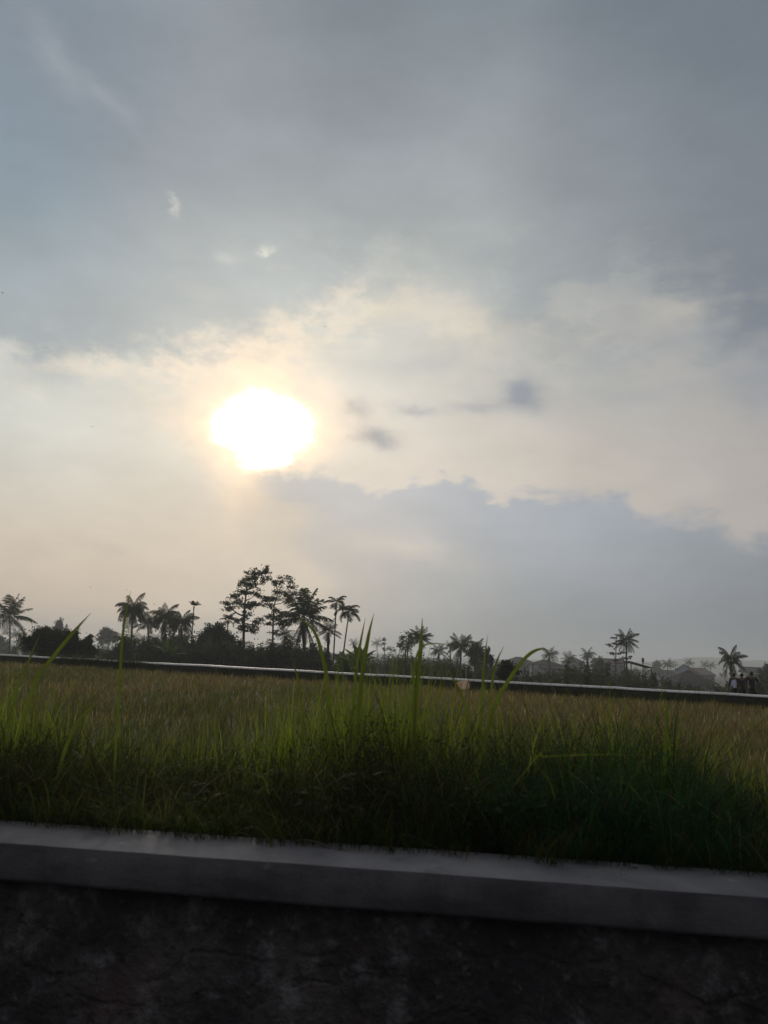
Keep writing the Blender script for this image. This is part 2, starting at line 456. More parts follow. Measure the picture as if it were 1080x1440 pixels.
def make_ground():
    ts = np.concatenate([np.linspace(CAPW - .15, 8, 50), np.linspace(8.4, 80, 90), np.geomspace(84, 3800, 40)])
    ss = np.concatenate([-np.geomspace(4000, 62, 30), np.linspace(-60, 60, 180), np.geomspace(62, 4000, 30)])
    Sg, Tg = np.meshgrid(ss, ts)
    X = W0.x + WD.x * Sg + WN.x * Tg; Y = W0.y + WD.y * Sg + WN.y * Tg
    Z = ground_z(X, Y) + (gnoise(X, Y, 3, .8) - .5) * .06
    mb = MB(); h, w = X.shape
    i = np.arange(h - 1)[:, None] * w; j = np.arange(w - 1)[None]
    F = np.stack([i + j, i + j + 1, i + w + j + 1, i + w + j], -1).reshape(-1, 4)
    mb.add(np.stack([X, Y, Z], -1), F)
    tag(mb.build('ground', M['soil'], smooth_=True), kind='structure')
    r = MB()
    a, b, c, d = wpt(-400, -9, -.28), wpt(400, -9, -.28), wpt(400, .1, -.28), wpt(-400, .1, -.28)
    r.add([a, b, c, d], [(0, 1, 2, 3)])
    tag(r.build('road', M['asphalt']), kind='structure')
    r = MB()
    a, b, c, d = wpt(-3000, -3000, -.31), wpt(3000, -3000, -.31), wpt(3000, -8.9, -.31), wpt(-3000, -8.9, -.31)
    r.add([a, b, c, d], [(0, 1, 2, 3)])
    tag(r.build('road_verge', M['soil']), kind='structure')
make_ground()

# ------------------------------------------------------------------ roadside wall
def make_wall():
    rng = np.random.RandomState(5)
    root = empty('retaining_wall', wpt(0, 0), 'low roadside wall of dark stained stone under a grey cement coping', 'wall')
    org = np.array(root.location)
    # coping: profile with worn edges swept along the wall
    ss = np.arange(-14, 18, .06)
    def wob(seed, amp, sc): return (gnoise(ss, ss * 0, seed, sc) - .5) * amp
    H = .172
    rows = []; prof = [(0.03, -H), (.004, -H + .010), (0, -H + .025), (0, -.010), (.003, -.002), (.010, 0), (CAPW * .5, .004), (CAPW - .02, 0), (CAPW, -.02), (CAPW, -H)]
    chips = (rng.rand(len(ss)) < .05) * rng.rand(len(ss)) * .006
    e1, e2, e3 = wob(1, .012, 2.2), wob(2, .010, 3.1), wob(3, .016, 1.5)
    for k, (t, z) in enumerate(prof):
        tt = t + e1 + (chips if k in (3, 4, 5) else 0); zz = ZC + z + e2 * .7 + (e3 if z < -.1 else 0)
        rows.append(np.stack([W0.x + WD.x * ss + WN.x * tt, W0.y + WD.y * ss + WN.y * tt, zz], -1))
    V = np.stack(rows, 1); n, p = V.shape[:2]
    i = np.arange(n - 1)[:, None] * p; j = np.arange(p - 1)[None]
    F = np.stack([i + j, i + p + j, i + p + j + 1, i + j + 1], -1)
    mb = MB(); mb.add(V - org, F[:, 4:].reshape(-1, 4)); mb.build('coping', M['cement'], root, smooth_=False)
    mb = MB(); mb.add(V - org, F[:, :4].reshape(-1, 4)); mb.build('shade_toned_front', M['shade_toned_front'], root, smooth_=False)  # front rows split off to carry the shade-darkened cement colour
    # rough masonry below, set back
    ss2 = np.arange(-14, 18, .05); zs = np.arange(-.34, ZC - .13, .03)
    Sg, Zg = np.meshgrid(ss2, zs)
    T = .055 + (gnoise(Sg, Zg, 11, 6) - .5) * .05 + (gnoise(Sg, Zg, 12, 17) - .5) * .022
    V = np.stack([W0.x + WD.x * Sg + WN.x * T, W0.y + WD.y * Sg + WN.y * T, Zg], -1) - org
    h, w = Sg.shape
    i = np.arange(h - 1)[:, None] * w; j = np.arange(w - 1)[None]
    F = np.stack([i + j, i + j + 1, i + w + j + 1, i + w + j], -1).reshape(-1, 4)
    mb = MB(); mb.add(V, F)
    mb.build('masonry', M['stone'], root, smooth_=True)
make_wall()

# ------------------------------------------------------------------ far canal wall
def make_far_wall():
    L = (fb - fa).length
    root = empty('canal_wall', fa - Vector((0, 0, ZF)), 'long low wall with a pale whitewashed rim across the far side of the field', 'wall')
    org = np.array(root.location)
    ss = np.arange(-40, L + 30, .7); rng = np.random.RandomState(2)
    e = (gnoise(ss, ss * 0, 4, .5) - .5) * .05 + rng.normal(size=len(ss)) * .004
    def sweep(prof, name, m):
        V = np.stack([np.stack([fa.x + FD.x * ss + FN.x * t, fa.y + FD.y * ss + FN.y * t, ZF + z + e], -1) for t, z in prof], 1) - org
        n, p = V.shape[:2]
        i = np.arange(n - 1)[:, None] * p; j = np.arange(p - 1)[None]
        F = np.stack([i + j, i + p + j, i + p + j + 1, i + j + 1], -1).reshape(-1, 4)
        mb = MB(); mb.add(V, F); mb.build(name, m, root)
    sweep([(.10, -.08), (-.03, -.105), (-.035, -.09), (.02, 0), (.30, .01), (.36, -.02), (.36, -.11)], 'coping', M['white'])
    sweep([(.02, -.9), (.02, -.097), (.33, -.098), (.33, -.9)], 'wall_body', M['moss'])
    # path behind the wall
    mb = MB()
    a = lambda s, t: Vector((fa.x + FD.x * s + FN.x * t, fa.y + FD.y * s + FN.y * t, 0.07))
    mb.add([a(-40, .4), a(L + 30, .4), a(L + 30, 3.2), a(-40, 3.2)], [(0, 1, 2, 3)])
    tag(mb.build('path', M['soil']), kind='structure')
make_far_wall()

# ------------------------------------------------------------------ grass
def blades(mb, P, az, H, W_, lean, curl, col, seg=4):
    """P base points (n,3); az lean azimuth; H length; W_ width; lean initial tilt; curl extra tilt toward the tip"""
    n = len(P); k = seg + 1
    t = np.linspace(0, 1, k)
    ang = lean[:, None] + curl[:, None] * t[None] ** 1.5
    st = H[:, None] / seg
    dxy = np.cumsum(np.sin(ang) * st, 1); dzz = np.cumsum(np.cos(ang) * st, 1)
    dxy = np.hstack([np.zeros((n, 1)), dxy[:, :-1]]); dzz = np.hstack([np.zeros((n, 1)), dzz[:, :-1]])
    ca, sa = np.cos(az)[:, None], np.sin(az)[:, None]
    C = np.stack([P[:, 0:1] + dxy * ca, P[:, 1:2] + dxy * sa, P[:, 2:3] + dzz], -1)
    wv = W_[:, None] * .5 * np.array([.75, 1, .9, .6, .08, .05, .05])[:k][None] if seg == 4 else W_[:, None] * .5 * np.interp(t, [0, .3, .8, 1], [.8, 1, .55, .06])[None]
    ta = az + np.pi / 2 + np.random.uniform(-1.0, 1.0, n)
    side = np.stack([np.cos(ta), np.sin(ta), np.zeros(n)], -1)[:, None]
    A = C - side * wv[..., None]; B = C + side * wv[..., None]
    V = np.stack([A, B], 2).reshape(-1, 3)
    base = np.arange(n)[:, None] * (2 * k); j = np.arange(seg)[None] * 2
    F = np.stack([base + j, base + j + 1, base + j + 3, base + j + 2], -1).reshape(-1, 4)
    mb.add(V, F, np.repeat(col, 2 * k, axis=0))

def proj_px(x, y):                 # photo column of a ground point (approx.)
    return 540 + FPX * (x / np.maximum(y, .1)) * 1.0

def palette(rng, n, cols, wts, jit=.18):
    c = np.array(cols)[rng.choice(len(cols), n, p=np.array(wts) / sum(wts))]
    return c * (1 + rng.uniform(-jit, jit, (n, 1)))

def make_field():
    rng = np.random.RandomState(21); np.random.seed(4)
    mb = MB()
    for (y0, y1, dens, hl, wd, seg) in ((5.5, 12, 420, .34, .009, 3), (12, 22, 190, .34, .014, 3), (22, 36, 95, .33, .022, 2), (36, 60, 60, .32, .030, 2)):
        xw = .56 * y1 + 1.5; n = int((y1 - y0) * 2 * xw * dens)
        x = rng.uniform(-xw, xw, n); y = rng.uniform(y0, y1, n)
        k = (np.abs(x) < .54 * y + 1.2) & (beyond(x, y) < -.1)
        x, y = x[k], y[k]
        # cut rice stands in tufts set out in rows
        g = .24; ix, iy = np.floor(x / g), np.floor(y / g)
        hsh = np.abs(np.sin(ix * 12.9898 + iy * 78.233) * 43758.5453) % 1; hs2 = np.abs(np.sin(ix * 39.346 + iy * 11.135) * 24634.6345) % 1
        k = rng.rand(len(x)) < (.18 + 1.0 * hsh) * (.55 + .9 * gnoise(x, y, 38, 1.0))
        tx = (ix + .5 + (hsh - .5) * .5) * g; ty = (iy + .5 + (hs2 - .5) * .5) * g
        x = np.where(rng.rand(len(x)) < .8, tx + rng.normal(0, .038, len(x)), x); y = np.where(x == x, ty + rng.normal(0, .038, len(x)), y)
        x, y, hsh, hs2 = x[k], y[k], hsh[k], hs2[k]
        n = len(x)
        brown = gnoise(x, y, 31, .30) * .62 + gnoise(x, y, 33, 1.3) * .34 + np.clip((y - 9) / 18, 0, 1) * .06
        c1 = palette(rng, n, [(.105, .078, .044), (.130, .098, .058), (.080, .074, .038), (.26, .22, .15)], [4, 3, 3, .9])
        c2 = palette(rng, n, [(.050, .062, .022), (.066, .076, .028), (.038, .048, .020), (.14, .13, .07)], [4, 3, 3, .9])
        f = np.clip((brown - .40) * 6 + (hs2 - .5) * .8 + rng.normal(size=n) * .2, 0, 1)[:, None]
        col = (c1 * f + c2 * (1 - f)) * (1.40 + 1.1 * (hsh[:, None] - .5)) * np.array([[1.0, .93, 1.05]])
        H = hl * rng.uniform(.55, 1.15, n) * (.45 + .70 * gnoise(x, y, 35, .9) + .45 * hs2)
        H = np.where(rng.rand(n) < .02, H * 1.5, H)
        z = ground_z(x, y) - .02
        blades(mb, np.stack([x, y, z], -1), rng.uniform(0, 2 * np.pi, n), H, wd * rng.uniform(.6, 1.3, n),
               np.abs(rng.normal(0, .38, n)), rng.uniform(.1, 1.6, n), col, seg)
    tag(mb.build('rice_field_grass', M['grass']), 'olive and brown cut rice stalks covering the field', 'grass', kind='stuff')
make_field()

TOPX = [-200, 0, 60, 140, 250, 380, 450, 520, 610, 660, 720, 800, 900, 945, 1000, 1080, 1300]
TOPY = [985, 982, 985, 1008, 1035, 1015, 985, 952, 960, 992, 1000, 990, 1000, 985, 1030, 1062, 1070]
def make_verge():
    rng = np.random.RandomState(8); np.random.seed(5)
    mb = MB()
    n = 78000
    s = rng.uniform(-3.5, 8.2, n); t = CAPW + rng.uniform(-.05, 2.7, n) ** 1.0
    x = W0.x + WD.x * s + WN.x * t; y = W0.y + WD.y * s + WN.y * t
    px = proj_px(x, y)
    z = ground_z(x, y) - .02
    top = np.interp(px, TOPX, TOPY)
    horz = 924 + (px - 540) * .0437
    Hm = 1.6 - (top + (1 - np.clip((t - CAPW) / 1.1, 0, 1)) * 70 - horz) / FPX * y - z
    dens = gnoise(x, y, 40, 3.1)
    d2 = gnoise(x, y, 41, 7.0)
    H = Hm * (.30 + .80 * rng.rand(n) ** 1.5) * (.34 + .55 * dens + .70 * d2)
    tall = rng.rand(n) < .012
    H = np.where(tall, Hm * rng.uniform(1.0, 1.30, n), H)
    H = np.clip(H, .10, 1.2)
    g = np.clip((px - 560) / 300, 0, 1) * (1 - np.clip((px - 1010) / 80, 0, 1)) * np.clip(1.4 - (t - CAPW), 0, 1)
    ca = palette(rng, n, [(.044, .056, .018), (.072, .086, .024), (.028, .036, .014), (.090, .078, .044), (.20, .17, .11)], [4, 2.5, 3.5, 1, .15])
    cb = palette(rng, n, [(.022, .060, .026), (.030, .080, .034), (.018, .042, .020), (.09, .10, .06)], [4, 2, 4, .2])
    low = (H < Hm * .55)[:, None] & (rng.rand(n, 1) < .45)
    ca = np.where(low, palette(rng, n, [(.055, .045, .028), (.038, .034, .020), (.09, .075, .05)], [3, 3, 1]), ca)
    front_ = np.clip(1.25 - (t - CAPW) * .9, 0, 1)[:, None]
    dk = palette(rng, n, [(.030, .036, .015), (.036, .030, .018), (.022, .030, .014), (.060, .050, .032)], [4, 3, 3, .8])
    ca = np.where(rng.rand(n, 1) < front_, dk, ca)  # rows nearest the wall coloured darker, as shade on their near side
    f = (rng.rand(n) < g)[:, None]
    col = np.where(f, cb, ca)
    boost = np.exp(-((px - 560) / 80) ** 2) + np.exp(-((px - 20) / 80) ** 2) + .6 * np.exp(-((px - 420) / 40) ** 2)
    tall = (tall | (rng.rand(n) < boost * .07 + .006)) & (t > CAPW + .7 + .6 * rng.rand(n))
    H = np.where(tall, np.clip(Hm * rng.uniform(.85, 1.3, n), .1, 1.2), H)
    col = np.where((tall | ((rng.rand(n) < boost * .35 + .05) & (t > CAPW + 1.0)))[:, None], palette(rng, n, [(.140, .180, .034), (.180, .220, .048)], [1, 1]), col)
    az = rng.uniform(0, 2 * np.pi, n)
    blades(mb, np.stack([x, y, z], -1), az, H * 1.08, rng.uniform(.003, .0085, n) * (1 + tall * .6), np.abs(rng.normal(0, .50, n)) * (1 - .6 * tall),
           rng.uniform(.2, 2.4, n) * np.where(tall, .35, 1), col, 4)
    # leaning and fallen stems that break up the stand
    n = 9000
    s = rng.uniform(-3.5, 8.2, n); t = CAPW + rng.uniform(0, 2.0, n)
    x = W0.x + WD.x * s + WN.x * t; y = W0.y + WD.y * s + WN.y * t; px = proj_px(x, y); z = ground_z(x, y)
    Hm = np.clip(1.6 - (np.interp(px, TOPX, TOPY) + 15 + (1 - np.clip((t - CAPW) / 1.1, 0, 1)) * 70 - (924 + (px - 540) * .0437)) / FPX * y - z, .12, .9)
    zz = z + Hm * rng.uniform(0, .75, n)
    blades(mb, np.stack([x, y, zz], -1), rng.choice([0, np.pi], n) + rng.normal(0, .7, n), rng.uniform(.10, .30, n), rng.uniform(.004, .010, n), rng.uniform(.3, 1.3, n), rng.uniform(.2, 1.5, n),
           palette(rng, n, [(.045, .060, .018), (.075, .095, .024), (.030, .036, .016), (.10, .085, .05), (.24, .21, .14)], [3, 2, 3, 1.2, .25]), 4)
    # low sprawling stems that spill over the coping
    n = 7000
    s = rng.uniform(-2.5, 7.5, n); t = CAPW + rng.uniform(-.03, .25, n)
    keep = gnoise(s, s * 0, 44, 2.2) + rng.normal(size=n) * .08 > .38
    s, t = s[keep], t[keep] - .26 * gnoise(s[keep], s[keep] * 0, 45, 1.6) ** 2.2; n = len(s)
    x = W0.x + WD.x * s + WN.x * t; y = W0.y + WD.y * s + WN.y * t
    az = np.arctan2(-WN.y, -WN.x) + rng.normal(0, .9, n)
    col = palette(rng, n, [(.045, .055, .018), (.10, .085, .045), (.02, .04, .018)], [4, 1.5, 3])
    blades(mb, np.stack([x, y, np.full(n, ZC + .003)], -1), az, rng.uniform(.06, .26, n) * rng.choice([.6, 1, 1.3], n), rng.uniform(.003, .006, n), rng.uniform(.2, .9, n), rng.uniform(.6, 1.7, n), col, 4)
    tag(mb.build('verge_grass', M['grass']), 'thick tangle of dark green grass growing behind the roadside wall', 'grass', kind='stuff')
    # broad leaved weeds among the grass, mostly on the right
    lb = MB(); n = 42000
    s = rng.uniform(-3, 8, n); t = CAPW + rng.uniform(.0, 2.2, n)
    x = W0.x + WD.x * s + WN.x * t; y = W0.y + WD.y * s + WN.y * t; px = proj_px(x, y)
    w = .55 + .45 * np.exp(-((px - 800) / 190) ** 2)
    keep = (gnoise(x, y, 50, 3.5) * w > .25 + rng.rand(n) * .2)
    x, y, px, t = x[keep], y[keep], px[keep], t[keep]; n = len(x)
    gz = ground_z(x, y); top = np.interp(px, TOPX, TOPY) + 25 + (1 - np.clip((t - CAPW) / 1.1, 0, 1)) * 80
    Hm = np.clip(1.6 - (top - (924 + (px - 540) * .0437)) / FPX * y - gz, .1, .9)
    z = gz + Hm * rng.rand(n) ** .9 * (.45 + .45 * gnoise(x, y, 52, 2.6) + .35 * gnoise(x, y, 53, 6.5))
    a = rng.uniform(0, 2 * np.pi, n); tilt = rng.uniform(-.2, 1.1, n); L = rng.uniform(.03, .085, n); wd = L * rng.uniform(.28, .5, n)
    d = np.stack([np.cos(a) * np.cos(tilt), np.sin(a) * np.cos(tilt), -np.sin(tilt) * .7], -1)
    sd_ = np.stack([-np.sin(a), np.cos(a), rng.uniform(-.3, .3, n)], -1)
    P = np.stack([x, y, z], -1)
    V = np.stack([P, P + d * L[:, None] * .45 + sd_ * wd[:, None] * .5, P + d * L[:, None], P + d * L[:, None] * .45 - sd_ * wd[:, None] * .5], 1)
    F = np.arange(4 * n).reshape(-1, 4)
    right = np.clip((px - 560) / 200, 0, 1)[:, None]
    col = np.where(rng.rand(n, 1) < right, palette(rng, n, [(.022, .056, .024), (.015, .040, .019), (.040, .066, .024)], [4, 4, 1.2]),
                   palette(rng, n, [(.034, .042, .016), (.024, .030, .014), (.050, .044, .024)], [4, 4, 2]))
    lb.add(V, F, np.repeat(col, 4, axis=0))
    tag(lb.build('verge_weeds', M['grass']), 'small dark leaves of low weeds growing among the grass by the wall', 'weeds', kind='stuff')
    # grass hanging over and along the far wall
    gb = MB(); n = 22000
    L = (fb - fa).length
    s = rng.uniform(-8, L + 8, n)
    t = rng.uniform(-.25, -.06, n)
    x = fa.x + FD.x * s + FN.x * t; y = fa.y + FD.y * s + FN.y * t; px = proj_px(x, y)
    dens = np.interp(px, [0, 80, 115, 205, 240, 1080], [.6, .5, 1, .95, .5, .5]) * (.3 + gnoise(s, s * 0, 60, 1.1))
    keep = rng.rand(n) < dens * 1.3
    s, x, y, px = s[keep], x[keep], y[keep], px[keep]; n = len(s)
    lo = np.interp(px, [80, 115, 205, 240], [.52, .78, .78, .47])
    blades(gb, np.stack([x, y, ground_z(x, y)], -1), rng.uniform(0, 6.28, n), lo * rng.uniform(.7, 1.2, n) * np.where(rng.rand(n) < .12, 1.35, 1), rng.uniform(.015, .03, n), np.abs(rng.normal(0, .15, n)),
           rng.uniform(.1, 1, n), palette(rng, n, [(.045, .055, .018), (.030, .036, .014), (.07, .06, .03)], [3, 3, 1]), 3)
    tag(gb.build('wall_foot_grass', M['grass']), 'ragged grass growing along the foot of the far wall', 'grass', kind='stuff')
make_verge()

# bits lying on the coping
M['straw'] = leafy('dry_straw', (.16, .13, .08), (.26, .22, .15), 9, .2)
def stalk(pts, label):
    P = [onz(px, py, ZC + .012) for px, py in pts]; b = P[0]
    mb = MB(); C = curve([p - b for p in P], 8); C[:, 2] += .012 * np.sin(np.linspace(0, 9, len(C))) + .006
    mb.tube(C, np.linspace(.0030, .0012, len(C)), 5); o = mb.build('dry_stalk', M['straw']); o.location = b
    tag(o, label, 'grass stalk', 'dry stalks lying on the wall')
stalk([(292, 1168), (320, 1171), (352, 1180)], 'short dry stalk on the coping left of centre')
stalk([(415, 1184), (455, 1190), (500, 1196), (530, 1206)], 'long thin dry stalk lying along the coping near the middle of the photo')
stalk([(560, 1178), (590, 1183), (640, 1200), (655, 1216)], 'curved dry stalk hanging forward over the coping right of centre')
for q, (px, py, r) in enumerate(((879, 1216, .008), (894, 1219, .012))):
    mb = MB(); th = np.linspace(.05, np.pi - .05, 6)
    mb.tube(np.stack([np.zeros(6), .3 * r * np.sin(th), -np.cos(th) * r * .6], -1), np.sin(th) * r * 1.2 + .0005, 7)
    o = mb.build('pebble', M['moss'] if q == 0 else M['cement'], smooth_=True); o.location = onz(px, py, ZC + .008)
    tag(o, ('smaller pebble at the grass edge of the coping on the right', 'larger pebble at the grass edge of the coping on the right')[q], 'pebble', 'pebbles on the coping')

# tall single blades standing above the field
M['blade'] = leafy('tall_blade', (.085, .11, .030), (.13, .155, .045), 3, .5, tcol=(1.35, 1.45, .7))
def tall_blade(pts, Y, wpx, label, seed=0):
    Y += 1.0; P = [at(px, py, Y + .06 * k) for k, (px, py) in enumerate(pts)]
    b = P[0].copy(); gz = float(ground_z(b.x, b.y))
    base = Vector((b.x + float(np.clip((P[0].x - P[1].x) / max(P[1].z - P[0].z, .02) * (P[0].z - gz) * .5, -.35, .35)), b.y - .02, gz))
    C = curve([base] + P, 7)
    n = len(C); tt = np.linspace(0, 1, n)
    w = .75 * wpx / FPX * Y * np.interp(tt, [0, .3, .7, 1], [.7, 1, .8, .05]) * .5
    tg = np.gradient(C, axis=0); tg /= np.linalg.norm(tg, axis=1)[:, None]
    sd_ = np.cross(tg, np.array([[.15, 1., 0.1]])); sd_ /= np.linalg.norm(sd_, axis=1)[:, None]
    nrm = np.cross(sd_, tg)
    keel = C + nrm * (w[:, None] * .35)
    V = np.stack([C - sd_ * w[:, None], keel, C + sd_ * w[:, None]], 1)
    i = np.arange(n - 1)[:, None] * 3; j = np.arange(2)[None]
    F = np.stack([i + j, i + j + 1, i + 3 + j + 1, i + 3 + j], -1).reshape(-1, 4)
    mb = MB(); mb.add(V, F)
    o = mb.build('grass_blade', M['blade'], origin=tuple(base), smooth_=True)
    tag(o, label, 'grass blade', 'tall grass blades rising in front of the field')
tall_blade([(48, 965), (70, 930), (105, 887), (128, 862)], 3.9, 9, 'green grass blade leaning right in front of the dark round bush at the left')
tall_blade([(22, 975), (38, 935), (56, 892)], 4.0, 6, 'thin green grass blade leaning right, leftmost of the tall blades')
tall_blade([(168, 965), (172, 900), (177, 862), (184, 830)], 4.0, 6, 'upright pale grass blade crossing the left fronds of a drooping coconut palm')
tall_blade([(503, 1005), (510, 945), (518, 895), (526, 862)], 3.8, 9, 'tall bright green grass blade standing against open sky right of the two betel palms')
tall_blade([(497, 990), (502, 935), (508, 898), (514, 868)], 4.1, 6, 'thinner grass blade just left of the tallest bright green one')
tall_blade([(583, 1010), (588, 950), (592, 905), (594, 868)], 3.8, 10, 'broad upright green grass blade in front of the palm beside the round airy tree')
tall_blade([(462, 985), (455, 930), (441, 887), (413, 864)], 4.0, 8, 'green grass blade arching left across the trunk of the wide coconut palm')
tall_blade([(580, 985), (584, 930), (600, 906), (652, 909)], 3.9, 4, 'dark thin grass blade bent flat to the right toward the middle palm')
tall_blade([(694, 1000), (712, 962), (738, 926), (758, 913), (774, 915)], 3.8, 8, 'grass blade arching over to the right in front of the two storey house')
tall_blade([(678, 980), (681, 930), (686, 892)], 4.0, 5, 'upright grass blade at the right edge of the middle tree group')
tall_blade([(690, 980), (697, 935), (709, 908)], 4.2, 5, 'short faint grass blade left of the arching blade')
tall_blade([(95, 1045), (118, 1005), (143, 984)], 3.8, 7, 'short broad grass blade leaning right over the brown field at the left')
tall_blade([(655, 1000), (640, 960), (628, 938)], 4.2, 5, 'short grass blade leaning left beside the faded cloth')
tall_blade([(424, 1005), (420, 960), (412, 930)], 4.1, 6, 'green grass blade ending at the pale rim below the wide coconut palm')
tall_blade([(935, 1060), (938, 1015), (941, 985)], 3.6, 7, 'upright dark grass blade standing in the green weeds at the right')

tall_blade([(752, 1068), (765, 1064), (810, 1062), (860, 1061), (908, 1062)], 3.4, 4, 'thin green grass blade lying almost level across the dark weeds at the right')

# ------------------------------------------------------------------ trees
def frond(mb, base, az, el, L, droop, nl=14, wl=.26, lw=.045, hang=.6, rng=None, twist=0):
    k = 9; t = np.linspace(0, 1, k)
    ang = el - droop * t ** 1.4
    st = L / (k - 1)
    r = np.concatenate([[0], np.cumsum(np.cos(ang[:-1]) * st)]); z = np.concatenate([[0], np.cumsum(np.sin(ang[:-1]) * st)])
    C = np.stack([base[0] + r * math.cos(az), base[1] + r * math.sin(az), base[2] + z], -1)
    mb.tube(C, np.linspace(.045, .012, k) * (L / 3.5), 4, False)
    nl = int(nl * 1.5); lw *= .95; wl *= 1.08
    tt = np.linspace(.14, .99, nl)
    P = np.stack([np.interp(tt, t, C[:, i]) for i in range(3)], -1)
    T = np.stack([np.interp(tt, t, np.gradient(C[:, i])) for i in range(3)], -1); T /= np.linalg.norm(T, axis=1)[:, None]
    side = np.array([-math.sin(az), math.cos(az), 0])
    for sg in (-1, 1):
        ll = L * wl * (np.sin(np.pi * np.clip(tt * .86 + .14, 0, 1)) ** .6 + .12) * rng.uniform(.8, 1.15, nl)
        d = T * .62 + sg * side[None] * .8 + np.array([[0, 0, -hang]]) + rng.normal(0, .10, (nl, 3))
        d /= np.linalg.norm(d, axis=1)[:, None]
        d2 = d + np.array([[0, 0, -.35]]); d2 /= np.linalg.norm(d2, axis=1)[:, None]
        w = T * (lw * L / 3.5) * 1.1
        M_ = P + d * ll[:, None] * .55; E = M_ + d2 * ll[:, None] * .45
        V = np.stack([P - w * .7, P + w * .7, M_ + w, M_ - w, E + w * .2, E - w * .2], 1).reshape(-1, 3)
        b = np.arange(nl)[:, None] * 6
        F = np.concatenate([b + np.array([[0, 1, 2, 3]]), b + np.array([[3, 2, 4, 5]])])
        mb.add(V, F)

def palm(cx, cy, Y, Rpx, label, bx=None, nf=20, droop=1.5, hang=.6, up=1.5, low=-.5, name='coconut_palm', cat='palm tree', group='coconut palms beyond the field',
         trad=.16, seed=0, skirt=0, leanback=0, bark='bark', nuts=False, nl=14, azs=None):
    rng = np.random.RandomState(seed + int(cx * 7))
    c = at(cx, cy, Y); bx = cx if bx is None else bx
    b = at(bx, cy + 60, Y); gz = float(ground_z(b.x, b.y)); b = Vector((b.x, Y, gz - .1))
    root = empty(name, b, label, cat, group)
    c = np.array(c - b); rad = Rpx / FPX * Y
    tb = MB()
    pts = [(0, 0, 0), (c[0] * .30 + rng.normal() * .1, 0, c[2] * .45), (c[0] * .75, 0, c[2] * .8), tuple(c - np.array([0, 0, .15]))]
    C = curve(pts, 6); rr = np.interp(np.linspace(0, 1, len(C)), [0, .08, .3, 1], [trad * 1.5, trad * 1.1, trad * .9, trad * .65])
    rr = rr * (1 + .05 * np.sin(np.arange(len(C)) * 2.1))
    tb.tube(C, rr, 8)
    tb.build('trunk', M[bark], root, smooth_=True)
    fb_ = MB()
    for i in range(nf):
        f = (i + .5) / nf
        az = i * 2.39996 + rng.normal() * .15
        el = up - (up - low) * f ** .95 + rng.normal() * .10
        frond(fb_, c + np.array([0, 0, rng.normal() * .05]), az, el, rad * rng.uniform(.92, 1.18), droop * rng.uniform(.75, 1.2) * (.50 + .85 * f if el > 0 else .6), nl=nl, hang=hang, rng=rng,
              lw=.055, wl=.27)
    for i in range(skirt):
        frond(fb_, c - np.array([0, 0, .2]), rng.uniform(0, 6.28), -1.0 - rng.rand() * .4, rad * rng.uniform(.7, 1.1), .2, nl=nl, hang=.4, rng=rng, wl=.16)
    fb_.build('crown', M['palm'], root)
    if nuts:
        nb = MB()
        for i in range(7):
            a = rng.uniform(0, 6.28); p = c + np.array([math.cos(a) * .25, math.sin(a) * .25, -.3 - rng.rand() * .2])
            th = np.linspace(.15, np.pi - .15, 5)
            nb.tube(np.stack([np.full(5, p[0]), np.full(5, p[1]), p[2] + np.cos(th) * .14], -1), np.sin(th) * .12 + .01, 7)
        nb.build('coconuts', M['bark'], root, smooth_=True)
    return root

def areca(cx, cy, Y, Rpx, label, bx=None, seed=0, nf=9, upward=False, bunch=None, droop=1.6):
    rng = np.random.RandomState(seed + int(cx))
    c = at(cx, cy, Y); b = at(cx if bx is None else bx, cy + 60, Y); b = Vector((b.x, Y, float(ground_z(b.x, b.y)) - .1))
    root = empty('betel_palm', b, label, 'palm tree', 'slender betel palms beyond the field')
    c = np.array(c - b); rad = Rpx / FPX * Y
    tb = MB(); C = curve([(0, 0, 0), (c[0] * .45, 0, c[2] * .5), tuple(c - np.array([0, 0, rad * .45]))], 8)
    tb.tube(C, np.linspace(.11, .075, len(C)), 7); tb.build('trunk', M['bark'], root, smooth_=True)
    sb = MB(); sb.tube([c - np.array([0, 0, rad * .5]), c - np.array([0, 0, rad * .25]), c], [.09, .12, .05], 7); sb.build('crownshaft', M['leaf2'], root, smooth_=True)
    fb_ = MB()
    for i in range(nf):
        f = (i + .5) / nf; el = (1.3 - .8 * f) if upward else (1.4 - 1.7 * f)
        frond(fb_, c, i * 2.4 + rng.normal() * .2, el, rad * rng.uniform(.9, 1.15), (.6 if upward else droop) * rng.uniform(.8, 1.2), nl=13, hang=.3, rng=rng, lw=.10, wl=.34)
    fb_.build('crown', M['palm'], root)
    if bunch:
        nb = MB()
        zz = np.linspace(.3, -.45, 14)
        nb.tube(np.stack([c[0] + .05 * np.sin(zz * 9), np.full(14, c[1]), c[2] - rad * bunch + zz], -1), np.sin(np.linspace(.1, 3.0, 14)) * .22 * rng.uniform(.7, 1.2, 14), 9)
        nb.build('fruit_bunch', M['bark'], root)

